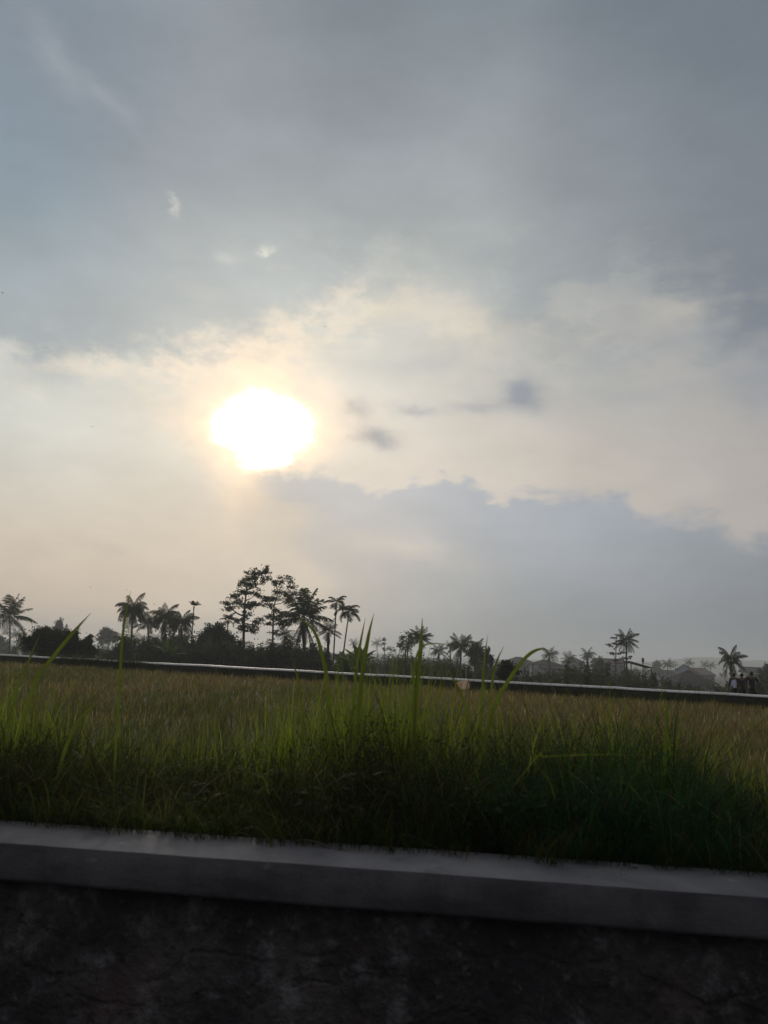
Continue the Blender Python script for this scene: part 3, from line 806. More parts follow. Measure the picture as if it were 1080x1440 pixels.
def leaf_cloud(mb, ctr, rad, n, size, rng, sub=9, shell=.0, flat=0.0):
    ctr = np.array(ctr); rad = np.array(rad)
    sc = rng.normal(size=(sub, 3)); sc /= np.linalg.norm(sc, axis=1)[:, None]
    sc = sc * rad * (rng.uniform(.25, .95, (sub, 1)))
    idx = rng.randint(0, sub, n)
    P = ctr + sc[idx] + rng.normal(size=(n, 3)) * rad * (.22 if sub > 3 else .4)
    a = rng.normal(size=(n, 3)); a[:, 2] *= (1 - flat); a /= np.linalg.norm(a, axis=1)[:, None]
    b = np.cross(a, rng.normal(size=(n, 3))); b[:, 2] *= (1 - flat * .7); b /= np.linalg.norm(b, axis=1)[:, None] + 1e-9
    s = size * rng.uniform(.6, 1.35, (n, 1))
    V = np.stack([P - a * s, P + b * s * .45, P + a * s, P - b * s * .45], 1)
    mb.add(V.reshape(-1, 3), np.arange(4 * n).reshape(-1, 4))
    return ctr + sc

def tree(base, Y, trunk, clumps, label, name='broadleaf_tree', cat='tree', group=None, leaf=.16, dens=1.0, tr=.2, m='leaf', seed=0, flat=.0, sub=9, twig=.02, depthf=.8):
    """trunk: photo points bottom to top; clumps: (px, py, rx, ry) in photo pixels at distance Y"""
    rng = np.random.RandomState(seed + int(base * 3))
    b = at(base, hor(base) + 10, Y); b = Vector((b.x, Y, float(ground_z(b.x, b.y)) - .1))
    root = empty(name, b, label, cat, group)
    L = lambda px, py, dy=0: np.array(at(px, py, Y) - b) + np.array([0, dy, 0])
    tb = MB(); T = curve([(0, 0, 0)] + [L(*p) for p in trunk], 6)
    tb.tube(T, np.interp(np.linspace(0, 1, len(T)), [0, .1, 1], [tr * 1.35, tr, tr * .3]), 7)
    cb = MB(); k = Y / FPX
    for (px, py, rx, ry) in clumps:
        dy = rng.uniform(-1, 1) * rx * k * depthf
        c = L(px, py, dy); rad = (rx * k, max(rx, ry) * k * .8, ry * k)
        n = int(dens * 14 * (rx * ry * k * k) / (leaf * leaf) * .5) + 30
        subs = leaf_cloud(cb, c, rad, n, leaf, rng, sub=sub, flat=flat)
        # limb from the trunk to the clump
        dz = np.linalg.norm(T[:, :2] - c[:2], axis=1) * .55
        i = int(np.argmin(np.abs(T[:, 2] - (c[2] - dz)))); i = max(1, min(i, len(T) - 1))
        mid = (T[i] + c) / 2 + np.array([0, 0, -.10 * np.linalg.norm(c - T[i])]) + rng.normal(size=3) * .08
        q = curve([T[i], mid, c], 4); tb.tube(q, np.linspace(tr * .38, twig, len(q)), 5, False)
        for s_ in subs[:6]:
            tb.tube([c * .6 + mid * .4, (c + s_) / 2 + rng.normal(size=3) * .05, s_], [twig * 1.4, twig, twig * .5], 4, False)
    tb.build('trunk', M['bark'], root, smooth_=True)
    cb.build('crown', M[m], root)
    return root

def round_tree(px, top, bot, w, Y, label, dens=1.0, leaf=None, name='broadleaf_tree', cat='tree', group=None, m='leaf', seed=0, ragged_=.25, n=9):
    """a bushy crown given by its photo outline"""
    rng = np.random.RandomState(seed + int(px)); h = bot - top
    cl = []
    n = int(n * 1.6)
    for i in range(n):
        a = rng.uniform(0, 6.28); r = rng.rand() ** .5
        cx = px + math.cos(a) * r * w * .40 * (1 - .45 * max(0, math.sin(a) * r)); cy = top + h * .42 - math.sin(a) * r * h * .34
        cl.append((cx, cy, w * rng.uniform(.16, .26), h * rng.uniform(.16, .25)))
    cl.append((px, top + h * .22, w * .2, h * .2))
    lf = leaf or max(.10, Y / FPX * 1.3)
    return tree(px, Y, [(px, bot), (px + rng.normal() * 1.0, (top + bot) / 2), (px, top + h * .3)], cl, label, name, cat, group, lf, dens, .12 * h / 40 * Y / 100 + .06, m, seed)

# ---- left side
palm(14, 868, 135, 34, 'coconut palm with spreading fronds at the left edge of the photo', bx=13, nf=24, droop=.9, hang=.3, nuts=False, seed=1)
round_tree(64, 882, 930, 66, 66, 'dark dense rounded bush behind the left end of the far wall', 1.7, .10, 'large_bush', 'bush', 'dark bushes at the left', n=16)
round_tree(98, 885, 932, 48, 66, 'dark dense bush with spiky top joined to the right of the big rounded bush', 1.7, .10, 'large_bush', 'bush', 'dark bushes at the left', n=14)
round_tree(122, 896, 932, 34, 67, 'low dark bush, right end of the dark bushes at the left', 1.6, .10, 'large_bush', 'bush', 'dark bushes at the left', n=10)
round_tree(85, 871, 905, 21, 260, 'small hazy tree crown peeping over the dark bushes at the left', .9, .35, group=None)
round_tree(152, 884, 916, 36, 250, 'pale hazy rounded tree between the dark bushes and the coconut palms', 1.2, .36)
palm(22, 893, 270, 14, 'small hazy palm under the fronds of the leftmost palm', nf=14, group='hazy far palms', seed=3, nl=9)
round_tree(40, 898, 925, 22, 190, 'hazy tree between the leftmost palm and the dark bush', .9, .28)
round_tree(3, 893, 925, 22, 240, 'hazy tree behind the trunk of the leftmost palm', .9, .3)
palm(187, 857, 105, 27, 'tall coconut palm with drooping fronds, left of the palm group', bx=185, nf=32, droop=2.9, hang=1.2, up=1.35, low=-.7, skirt=5, seed=2, nuts=True)
palm(232, 870, 108, 27, 'coconut palm with feathered drooping fronds in the middle of the left palm group', bx=234, nf=30, droop=2.7, hang=1.1, up=1.45, skirt=5, seed=5)
palm(255, 877, 100, 25, 'coconut palm with one stiff upright frond tuft, right of the left palm group', bx=256, nf=26, droop=2.3, hang=1.0, skirt=5, seed=6)
palm(208, 878, 112, 20, 'short dark palm squeezed between two taller coconut palms', bx=210, nf=20, droop=1.4, seed=7)
areca(273, 852, 112, 9, 'slender betel palm with a small upright tuft above the coconut palms', bx=269, upward=True, bunch=1.6, seed=3)
round_tree(176, 895, 932, 20, 82, 'green bush at the foot of the left coconut palm', 1.1, .14, 'bush', 'bush', None, 'leaf2')
# ---- centre left: tall trees
round_tree(306, 872, 925, 52, 98, 'dark broad tree left of the two tallest trees', 1.1, .15, seed=4, n=13)
areca(321, 872, 100, 14, 'betel palm tuft sticking out of the dark broad tree', bx=318, seed=9)
T1 = [(362, 806, 15, 8), (377, 802, 10, 6), (352, 812, 14, 9), (340, 818, 10, 8), (372, 815, 10, 7), (343, 832, 12, 8), (328, 838, 14, 6), (318, 848, 9, 4),
      (335, 848, 14, 5), (326, 856, 13, 4.5), (345, 852, 13, 7), (362, 836, 14, 7), (372, 843, 13, 5), (358, 850, 12, 5), (345, 866, 9, 8), (340, 880, 12, 9), (357, 884, 12, 8),
      (364, 873, 12, 5), (336, 872, 8, 6), (350, 824, 12, 8)]
tree(342, 96, [(342, 930), (343, 880), (345, 845), (349, 815)], T1, 'tallest airy tree with layered foliage and a thin dark trunk', leaf=.15, dens=1.15, tr=.22, flat=.5, seed=1)
T2 = [(400, 816, 11, 8), (388, 824, 10, 7), (410, 824, 9, 7), (396, 834, 15, 8), (385, 843, 13, 6), (405, 842, 12, 6), (378, 852, 12, 5), (392, 858, 12, 6), (412, 834, 8, 6),
      (377, 867, 11, 4), (392, 871, 12, 5), (402, 880, 14, 6), (377, 878, 9, 4), (386, 890, 9, 4)]
tree(383, 99, [(383, 930), (384, 880), (386, 850), (395, 825)], T2, 'second tall airy tree just right of the tallest one', leaf=.15, dens=1.0, tr=.16, flat=.45, seed=2)
palm(427, 868, 92, 42, 'wide coconut palm with long straight fronds right of the tall airy trees', bx=425, nf=19, droop=.85, hang=.5, up=1.52, low=-.30, skirt=9, seed=11, trad=.24, nl=20)
areca(473, 848, 100, 19, 'betel palm with a fruit bunch, left and taller of the two slender palms', bx=470, bunch=.75, seed=4, droop=1.9)
areca(490, 861, 96, 21, 'betel palm leaning right, shorter of the two slender palms', bx=480, seed=5, nf=11, droop=2.2)
palm(462, 888, 94, 19, 'short dark palm below the two slender betel palms', bx=460, nf=16, droop=1.3, seed=12, skirt=5, trad=.2)
palm(400, 893, 120, 14, 'small palm half hidden below the second tall tree', nf=16, seed=13, group=None)
# banana plants
def banana(cx, cy, Y, hpx, label, seed=0):
    rng = np.random.RandomState(seed); b = at(cx, cy, Y); b = Vector((b.x, Y, float(ground_z(b.x, b.y)) - .05))
    root = empty('banana_plant', b, label, 'banana plant', 'banana plants behind the far wall')
    top = at(cx, cy - hpx, Y).z - b.z; L = top * .45
    tb = MB(); tb.tube([(0, 0, 0), (0.03, 0, top * .35), (0, 0, top * .62)], [.13, .10, .06], 8); tb.build('stem', M['leaf2'], root, smooth_=True)
    lb = MB()
    for i in range(9):
        az = i * 2.4 + rng.normal() * .3; el = 1.45 - 1.1 * i / 9; k = 9; t = np.linspace(0, 1, k); ang = el - 1.3 * t ** 1.6 * rng.uniform(.5, 1.2)
        st = L / (k - 1) * 1.1; r = np.concatenate([[0], np.cumsum(np.cos(ang[:-1]) * st)]); z = np.concatenate([[0], np.cumsum(np.sin(ang[:-1]) * st)])
        C = np.stack([r * math.cos(az), r * math.sin(az), top * .6 + z], -1)
        w = L * .15 * np.sin(np.pi * np.clip(t * .9 + .08, 0, 1)) ** .6
        sv = np.array([-math.sin(az), math.cos(az), 0]); dn = np.array([0, 0, -.35])
        V = np.stack([C + (sv + dn) * w[:, None], C, C + (-sv + dn) * w[:, None]], 1)
        ii = np.arange(k - 1)[:, None] * 3; j = np.arange(2)[None]
        lb.add(V.reshape(-1, 3), np.stack([ii + j, ii + j + 1, ii + 3 + j + 1, ii + 3 + j], -1).reshape(-1, 4))
    lb.build('leaves', M['banana'], root)
banana(506, 940, 62, 34, 'banana plant with upright leaves right of the leaning slender palm', 1)
banana(488, 938, 66, 22, 'low banana plant at the foot of the slender palms', 2)
banana(236, 925, 80, 26, 'banana plant below the middle of the left palm group', 3)
# ---- far palms and trees
palm(498, 905, 330, 9, 'tiny hazy palm directly above the banana plant', nf=16, group='hazy far palms', seed=21, nl=8)
palm(530, 905, 340, 9, 'tiny hazy palm left of the airy twiggy tree, right of the tallest grass blade', nf=16, group='hazy far palms', seed=22, nl=8)
tree(540, 230, [(540, 935), (541, 915), (540, 900)], [(540, 898, 4, 4), (538, 905, 5, 3), (548, 912, 6, 3), (553, 915, 5, 3), (541, 913, 4, 4)], 'hazy twiggy tree with sparse leaves between two hazy palms', leaf=.24, dens=.5, tr=.2, sub=6)
tree(573, 112, [(573, 940), (573, 912), (574, 900)], [(573, 893, 9, 5), (566, 900, 7, 6), (580, 900, 8, 7), (573, 905, 9, 6), (584, 894, 5, 5), (562, 907, 5, 4)], 'round airy tree left of the upright palm in the middle', leaf=.15, dens=.75, tr=.16, seed=3)
palm(570, 911, 105, 12, 'small dark palm growing below the round airy tree', nf=14, up=1.1, seed=23)
palm(591, 898, 104, 18, 'dense upright palm in the middle of the photo right of the round airy tree', nf=26, droop=1.4, skirt=5, seed=24, trad=.2)
palm(648, 910, 108, 22, 'coconut palm with a star shaped crown left of the middle tree group', nf=22, droop=1.5, hang=.9, seed=25, skirt=4)
palm(617, 917, 125, 14, 'small palm between the dense upright palm and the star shaped one', nf=16, seed=26)
palm(633, 908, 150, 9, 'small faint palm touching the star shaped palm on its left', nf=14, seed=27, nl=9)
palm(670, 915, 104, 18, 'drooping palm among leafy trees right of the star shaped palm', nf=22, droop=1.9, seed=28, skirt=4)
round_tree(668, 903, 945, 24, 112, 'leafy tree behind the drooping palm, right of the star shaped palm', .9, .15, seed=6)
round_tree(684, 912, 950, 20, 108, 'leafy tree at the right end of the middle tree group', .9, .15, seed=7)
round_tree(712, 931, 962, 36, 52, 'dark dense bush above the far wall left of the arching blade', 1.5, .08, 'large_bush', 'bush', None, n=12)
palm(773, 922, 170, 15, 'drooping palm over the white windowed house', nf=22, droop=1.8, seed=30, nl=10, skirt=3)
palm(799, 926, 175, 12, 'small palm right of the drooping palm over the white windowed house', nf=16, seed=31, nl=9)
palm(826, 922, 180, 13, 'palm with drooping crown left of the twiggy roadside tree in the village', nf=22, droop=1.9, seed=32, nl=10, skirt=5, trad=.35)
tree(866, 96, [(866, 960), (866, 920), (867, 893)], [(862, 897, 6, 1.6), (873, 893, 4, 1.4), (866, 905, 8, 2.5), (857, 907, 5, 3), (876, 902, 6, 2), (860, 919, 8, 3), (874, 918, 7, 3), (880, 926, 7, 3), (868, 928, 6, 3), (886, 924, 4, 2.5)],
     'thin twiggy tree with sparse leaves touching the palm in the village', leaf=.11, dens=.55, tr=.10, flat=.3, sub=7, seed=8)
palm(881, 901, 98, 20, 'tall coconut palm with a star shaped crown above the village roofs', bx=880, nf=20, droop=1.5, hang=.7, low=-.9, seed=33, nl=14, trad=.13)
palm(1028, 927, 84, 23, 'dark coconut palm behind the three people', bx=1029, nf=18, droop=2.1, hang=1.1, low=-.9, seed=34, nuts=True, skirt=3, trad=.18)
palm(969, 933, 330, 9, 'small hazy palm above the house with the pale gable', nf=14, group='hazy far palms', seed=35, nl=8)
palm(991, 936, 320, 8, 'small hazy palm above the tan roof, left one of a close pair', nf=14, group='hazy far palms', seed=36, nl=8)
palm(1000, 936, 325, 8, 'small hazy palm above the tan roof, right one of a close pair', nf=14, group='hazy far palms', seed=37, nl=8)
palm(939, 935, 240, 11, 'bushy hazy palm left of the house with the pale gable', nf=18, group='hazy far palms', seed=38, nl=8)
palm(950, 935, 330, 5, 'tiny hazy palm just left of the house with the pale gable', nf=10, group='hazy far palms', seed=39, nl=6)
round_tree(924, 929, 950, 14, 420, 'faint grey tree crown behind the village pole', .8, .5)
round_tree(1077, 935, 965, 22, 170, 'tree at the right edge of the photo beside the people', 1.0, .25, seed=9)
round_tree(842, 927, 955, 30, 190, 'rounded tree before the long village roof', 1.1, .28, seed=10)

# ---- undergrowth that reads as one mass
def thicket(name, outline, Y0, Y1, label, leaf=.16, n=60, dens=1.0, m='leaf', seed=0, hb=18, arch=0, stems=0):
    rng = np.random.RandomState(seed); mb = MB()
    xs = [p[0] for p in outline]; ys = [p[1] for p in outline]
    for i in range(n):
        px = rng.uniform(xs[0], xs[-1]); Y = rng.uniform(Y0, Y1); k = Y / FPX
        top = np.interp(px, xs, ys) + rng.rand() ** 1.6 * hb
        r = rng.uniform(6, 12) * (100 / Y) ** .35 * .8
        p = at(px, top + r * .9, Y); gz = float(ground_z(p.x, p.y))
        h = max(.5, p.z + r * k * .4 - gz)
        cz = gz + h * .55
        leaf_cloud(mb, (p.x, Y, cz), (r * k, r * k, h * .5), int(dens * (r * k * h) / leaf ** 2 * 5) + 40, leaf, rng, sub=14)
    for i in range(arch):          # loose arching palm leaves in the mass
        px = rng.uniform(xs[0], xs[-1]); Y = rng.uniform(Y0, Y1); top = np.interp(px, xs, ys) + 4 + rng.rand() * hb
        p = at(px, top, Y)
        for q in range(8):
            frond(mb, (p.x, Y, p.z - .8), rng.uniform(0, 6.28), rng.uniform(.2, 1.4), rng.uniform(1.6, 2.8), rng.uniform(.8, 1.8), nl=10, rng=rng, hang=.4)
    for i in range(stems):
        px = rng.uniform(xs[0], xs[-1]); Y = Y0 - 1 - rng.rand() * 2; top = np.interp(px, xs, ys)
        a = at(px, top + rng.uniform(4, 14), Y); z = float(ground_z(a.x, a.y))
        b = Vector((a.x - rng.normal() * 1.6, Y + rng.normal(), z))
        mb.tube(curve([b, (a + b) / 2 + Vector((.1, 0, .3)), a], 4), .05, 5, False)
    tag(mb.build(name, M[m]), label, 'undergrowth', kind='stuff')
thicket('undergrowth', [(150, 915), (165, 900), (200, 886), (240, 886), (285, 894), (330, 902), (345, 904)], 82, 100, 'dark undergrowth below the left palm group', n=85, arch=26, seed=1, stems=14)
thicket('undergrowth', [(330, 900), (370, 905), (400, 898), (440, 905), (470, 912), (500, 922), (522, 930)], 78, 98, 'dark undergrowth below the tall airy trees and the wide palm', n=80, arch=24, seed=2, stems=14, m='leaf')
thicket('undergrowth', [(510, 921), (550, 918), (590, 922), (640, 925), (690, 930), (705, 938)], 110, 190, 'hazy bushes below the palms in the middle', n=75, leaf=.22, seed=3, arch=4, hb=14)
thicket('undergrowth', [(560, 928), (600, 925), (640, 930), (690, 934), (715, 945)], 74, 92, 'green bushes standing just above the far wall in the middle', n=38, leaf=.15, seed=4, hb=12, arch=4, m='leaf')
thicket('undergrowth', [(-40, 905), (0, 908), (40, 905), (130, 905), (180, 908)], 150, 240, 'hazy low growth behind the left bushes', n=50, leaf=.3, seed=5)
thicket('village_greenery', [(705, 935), (750, 943), (790, 934), (840, 933), (880, 938), (915, 946), (960, 958), (1010, 958), (1050, 950), (1090, 946)], 78, 120, 'dark greenery between the village houses', n=120, leaf=.22, seed=6, hb=16, arch=5)
thicket('village_greenery', [(730, 953), (800, 953), (860, 955), (930, 961), (1000, 966), (1100, 966)], 58, 90, 'green shrubs growing just behind the far wall on the right', n=80, leaf=.13, seed=7, hb=8, m='leaf')
thicket('distant_wood', [(-80, 906), (300, 914), (540, 920), (700, 926), (900, 936), (1160, 946)], 420, 700, 'far hazy wood along the horizon', n=170, leaf=.8, seed=8, hb=6, dens=.8)

def make_hills():
    mb = MB(); n = 160; xs = np.linspace(-1700, 1700, n); rows = []
    prof = lambda x, s: 14 * gnoise(x, x * 0, s, .006) + 9 * gnoise(x, x * 0, s + 1, .02) + np.interp(x, [-1700, 0, 500, 750, 1000, 1700], [0, 4, 8, 26, 18, 30])
    for f, y in ((0, 1350), (.55, 1480), (.9, 1600), (1, 1680), (.6, 1850), (0, 2000)):
        rows.append(np.stack([xs, np.full(n, y) + 40 * gnoise(xs, xs * 0, 9, .01), -9 + prof(xs, 2) * f], -1))
    V = np.stack(rows); h, w = V.shape[:2]
    i = np.arange(h - 1)[:, None] * w; j = np.arange(w - 1)[None]
    mb.add(V, np.stack([i + j, i + j + 1, i + w + j + 1, i + w + j], -1).reshape(-1, 4))
    tag(mb.build('hills', M['hill'], smooth_=True), kind='structure')
make_hills()

# ------------------------------------------------------------------ houses
M['roof_brown'] = simple('brown_roof_tile', (.034, .027, .027), (.055, .042, .040), 1.0, 8, .02)
M['roof_red'] = simple('red_roof_tile', (.10, .055, .045), (.07, .04, .035), 1.0, 8, .02)
M['roof_tan'] = simple('tan_roof_sheet', (.20, .165, .14), (.15, .125, .105), 1.0, 5, .02)
M['roof_grey'] = simple('grey_roof_sheet', (.060, .062, .068), (.045, .048, .052), 1.0, 5, .02)
M['wall_pale'] = simple('pale_plaster', (.52, .52, .51), (.36, .36, .36), .9, 2)
M['wall_blue'] = simple('light_blue_plaster', (.50, .60, .72), (.42, .50, .62), .9, 2)
M['wall_grey'] = simple('grey_plaster', (.12, .12, .125), (.08, .08, .085), .9, 2)
M['glass'] = mat('window_glass', lambda nt, o: principled(nt, o, (.03, .035, .04), .15, spec=.5))
M['whitewin'] = simple('white_window', (.75, .76, .78), (.65, .66, .68), .6)
M['wood'] = simple('dark_wood', (.10, .07, .05), (.06, .045, .035), .8, 10)
M['palewood'] = simple('weathered_bamboo', (.42, .38, .32), (.28, .25, .20), .8, 10)

def house(cx, eave, Y, wpx, roofpx, label, rot=0, wall='wall_pale', roof='roof_brown', kind='gable', depth=7, wins=3, storeys=1, over=.5, whitewin=False):
    """eave/roof heights from photo pixels; ridge runs along the front unless kind is 'gable_front'"""
    b = at(cx, eave, Y); gz = float(ground_z(b.x, Y)) - .2; ez = b.z - gz
    k = Y / FPX; w = wpx * k / 2; rh = roofpx * k
    root = empty('house', (b.x, Y, gz), label, 'house', 'village houses'); root.rotation_euler.z = rot
    if kind == 'gable_front':
        v = [(-w, 0, 0), (w, 0, 0), (w, 0, ez), (0, 0, ez + rh * .92), (-w, 0, ez)]
        v2 = [(a, depth, c) for a, _, c in v]
        mb = MB(); mb.add(v + v2, [(0, 1, 2, 4), (6, 5, 9, 7), (1, 6, 7, 2), (5, 0, 4, 9)]); mb.add(v + v2, [(4, 2, 3), (7, 9, 8)])
        mb.build('wall', M[wall], root)
        mb = MB(); o = over; sl = rh / w
        for sg in (-1, 1):
            a = (sg * (w + o), -o, ez - o * sl + .03); c = (0, -o, ez + rh + .03)
            q = [a, c, (0, depth + o, c[2]), (a[0], depth + o, a[2])]
            mb.add(q + [(x, y, z + .14) for x, y, z in q], [(0, 1, 2, 3), (4, 7, 6, 5), (0, 4, 5, 1), (1, 5, 6, 2), (2, 6, 7, 3), (3, 7, 4, 0)])
        mb.build('roof', M[roof], root)
    else:
        mb = MB(); mb.box((-w, 0, 0), (w, depth, ez)); 
        o = over
        if kind == 'gable':
            for sx in (-w, w):
                mb.add([(sx, 0, ez), (sx, depth, ez), (sx, depth / 2, ez + rh * .95)], [(0, 1, 2)])
        mb.build('wall', M[wall], root)
        mb = MB(); sl = rh / (depth / 2); hx = w + o if kind == 'gable' else max(w * .2, w - depth * .45)
        e0 = [(-w - o, -o, ez - o * sl + .03), (w + o, -o, ez - o * sl + .03), (w + o, depth + o, ez - o * sl + .03), (-w - o, depth + o, ez - o * sl + .03)]
        r0, r1 = (-hx, depth / 2, ez + rh), (hx, depth / 2, ez + rh)
        top = [(x, y, z + .14) for x, y, z in e0 + [r0, r1]]
        mb.add(top, [(0, 1, 5, 4), (2, 3, 4, 5)]); mb.add(top, [(1, 2, 5), (3, 0, 4)])
        if kind == 'gable':
            low = e0 + [r0, r1]
            mb.add(low, [(1, 0, 4, 5), (3, 2, 5, 4)])
            mb.add(low + top, [(0, 1, 7, 6), (2, 3, 9, 8)])
        else:
            mb.add(e0, [(3, 2, 1, 0)]); mb.add(e0 + top, [(0, 1, 5, 4), (1, 2, 6, 5), (2, 3, 7, 6), (3, 0, 4, 7)])
        mb.build('roof', M[roof], root)
        rb = MB(); rb.tube([(-hx, depth / 2, ez + rh + .16), (hx, depth / 2, ez + rh + .16)], .10, 6); rb.build('roof_ridge', M[roof], root)
    fl = 3.0
    for s_ in range(storeys):
        zt = ez - .7 - s_ * fl
        for q in range(wins):
            x = -w + (q + .5) * 2 * w / wins
            ww, wh = min(.9, w / wins * .55), 1.1
            f = MB(); f.box((x - ww - .07, -.07, zt - wh - .07), (x + ww + .07, .02, zt + .07)); fo = f.build('window', M['whitewin'], root)
            g = MB(); g.box((x - ww, -.09, zt - wh), (x - .03, -.05, zt)); g.box((x + .03, -.09, zt - wh), (x + ww, -.05, zt))
            go = g.build('pane', M['whitewin'] if whitewin else M['glass'], fo)
    d = MB(); d.box((w * .1 - .45, -.06, 0), (w * .1 + .45, .02, 2.1)); do = d.build('door', M['wood'], root)
    return root
house(735, 933, 300, 42, 8, 'two storey grey house with a wide shallow roof behind the arching blade', .15, 'wall_grey', 'roof_grey', 'hip', 10, 4, 2, 1.3)
house(768, 934, 270, 38, 5, 'low house with bright white windows under the drooping palm', -.1, 'wall_grey', 'roof_brown', 'hip', 8, 3, 1, .8, True)
house(812, 931, 330, 22, 6, 'hazy house with a pointed grey roof left of the drooping crowned palm', .2, 'wall_grey', 'roof_grey', 'hip', 8, 2)
house(790, 941, 230, 46, 4, 'long low house with a dark roof half buried in greenery', .05, 'wall_grey', 'roof_brown', 'gable', 7, 4)
house(862, 932, 300, 36, 5, 'house with a dull red roof behind the twiggy tree', .1, 'wall_grey', 'roof_red', 'gable', 8, 3, over=.9)
house(886, 948, 230, 22, 5, 'grey walled house with a pale roof at the foot of the tall village palm', -.2, 'wall_grey', 'roof_grey', 'gable', 6, 2)
house(925, 953, 260, 12, 6, 'small house showing a pale pointed gable above the far wall', .15, 'wall_pale', 'roof_grey', 'gable_front', 6, 1)
house(962, 942, 290, 22, 7, 'house with a light blue gable and a brown roof behind the big dark roof', -.45, 'wall_blue', 'roof_brown', 'gable_front', 9, 1, over=.7)
house(980, 959, 190, 50, 13, 'house with a large dark brown hipped roof left of the people', .06, 'wall_grey', 'roof_brown', 'hip', 9, 3, over=.9)
house(996, 949, 270, 22, 8, 'house with a pale tan sloping roof left of the people', .35, 'wall_grey', 'roof_tan', 'gable', 9, 2)
house(1060, 945, 290, 20, 6, 'hazy house with a grey roof and a pale wall right of the dark palm', -.2, 'wall_pale', 'roof_grey', 'gable', 8, 2, over=.8)
house(934, 947, 330, 30, 4, 'long low house with small bright openings above the pale gable', .0, 'wall_pale', 'roof_brown', 'gable', 7, 3, over=.8)
house(1078, 957, 210, 22, 6, 'low dark roofed house at the right edge of the photo', .1, 'wall_grey', 'roof_brown', 'gable', 7, 2)
house(712, 950, 200, 16, 4, 'low greenish shed behind the dark bush in the middle', .1, 'wall_grey', 'roof_grey', 'gable', 5, 1)

# long lean-to roof line on posts
def shed():
    Y = 120; a = at(886, 929.5, Y); b = at(919, 939, Y); z = float(ground_z(a.x, Y))
    root = empty('lean_to_shed', (a.x, Y, z), 'open shed with one long thin roof sloping down to the right', 'shed')
    A = np.array(a) - np.array(root.location); B = np.array(b) - np.array(root.location)
    mb = MB(); q = [A, B, B + np.array([0, 3.5, 0]), A + np.array([0, 3.5, 0])]
    mb.add(q + [p - np.array([0, 0, .10]) for p in q], [(0, 1, 2, 3), (7, 6, 5, 4), (0, 4, 5, 1), (1, 5, 6, 2), (2, 6, 7, 3), (3, 7, 4, 0)])
    mb.build('roof', M['roof_brown'], root)
    for t in (.06, .94):
        for y in (.2, 3.3):
            p = A + (B - A) * t + np.array([0, y, 0]); m_ = MB(); m_.tube([(p[0], p[1], 0), (p[0], p[1], p[2] - .1)], .08, 6); m_.build('post', M['wood'], root)
shed()
def beacon():
    Y = 130; t = at(904, 925, Y); z = float(ground_z(t.x, Y)); h = t.z - z
    root = empty('utility_pole', (t.x, Y, z), 'slim dark pole with a thick head standing up above the village roofs', 'pole')
    m_ = MB(); m_.tube([(0, 0, 0), (0, 0, h - .7)], [.13, .09], 8); m_.build('shaft', M['wood'], root)
    m_ = MB(); m_.tube([(0, 0, h - .75), (0, 0, h - .65), (0, 0, h - .1), (0, 0, h)], [.10, .22, .22, .08], 8); m_.build('head', M['wood'], root)
    # cables sagging to the right
    root2 = empty('overhead_cable', (t.x, Y, z + h - .8), 'thin sagging cable running right from the village pole', 'cable')
    e = at(960, 934, 170) - root2.location
    C = [Vector(e) * s + Vector((0, 0, -2.2 * s * (1 - s))) for s in np.linspace(0, 1, 14)]
    m_ = MB(); m_.tube(C, .025, 4); o = m_.build('cable', M['wood'], root2)
beacon()
def post(px, top, Y, label, m_='palewood', r=.03):
    t = at(px, top, Y); z = float(ground_z(t.x, Y)); h = t.z - z
    mb = MB(); mb.tube([(0, 0, 0), (.01, 0, h * .5), (0, 0, h - .03), (0, 0, h)], [r * 1.2, r, r, r * .5], 7)
    o = mb.build('post', M[m_]); o.location = (t.x, Y, z); tag(o, label, 'post', 'posts behind the far wall')
post(655.5, 937, 46, 'thin pale post standing behind the far wall above the faded cloth')
post(673.5, 947, 47, 'short dark post behind the far wall right of the faded cloth', 'wood', .04)

# faded cloth on a leaning stick
M['cloth'] = leafy('faded_cloth', (.80, .76, .66), (.70, .46, .38), 7, .55, tcol=(1.0, .98, .95))
def cloth():
    Y = 19; g = at(648, 985, Y); z = float(ground_z(g.x, Y))
    root = empty('scarecrow_flag', (g.x, Y, z), 'faded pink and cream cloth on a leaning stick in the field', 'flag')
    o = np.array(root.location)
    m_ = MB(); m_.tube([(0, 0, 0), np.array(at(655, 972, Y)) - o, np.array(at(659.5, 955, Y)) - o], .014, 6); m_.build('stick', M['palewood'], root)
    c = [at(642, 959, Y), at(659.5, 955.5, Y), at(661, 969, Y), at(645, 970, Y)]
    n = 9; V = []
    for i in range(n):
        for j in range(n):
            u, v = i / (n - 1), j / (n - 1)
            p = (c[0] * (1 - u) + c[1] * u) * (1 - v) + (c[3] * (1 - u) + c[2] * u) * v
            p = p + Vector((0, .03 * math.sin(u * 7 + v * 2), .012 * math.sin(u * 9) * v)); V.append(np.array(p) - o)
    F = [(i * n + j, i * n + j + 1, (i + 1) * n + j + 1, (i + 1) * n + j) for i in range(n - 1) for j in range(n - 1)]
    m_ = MB(); m_.add(V, F); co = m_.build('cloth', M['cloth'], root, smooth_=True)
    s = co.modifiers.new('thick', 'SOLIDIFY'); s.thickness = .004
cloth()

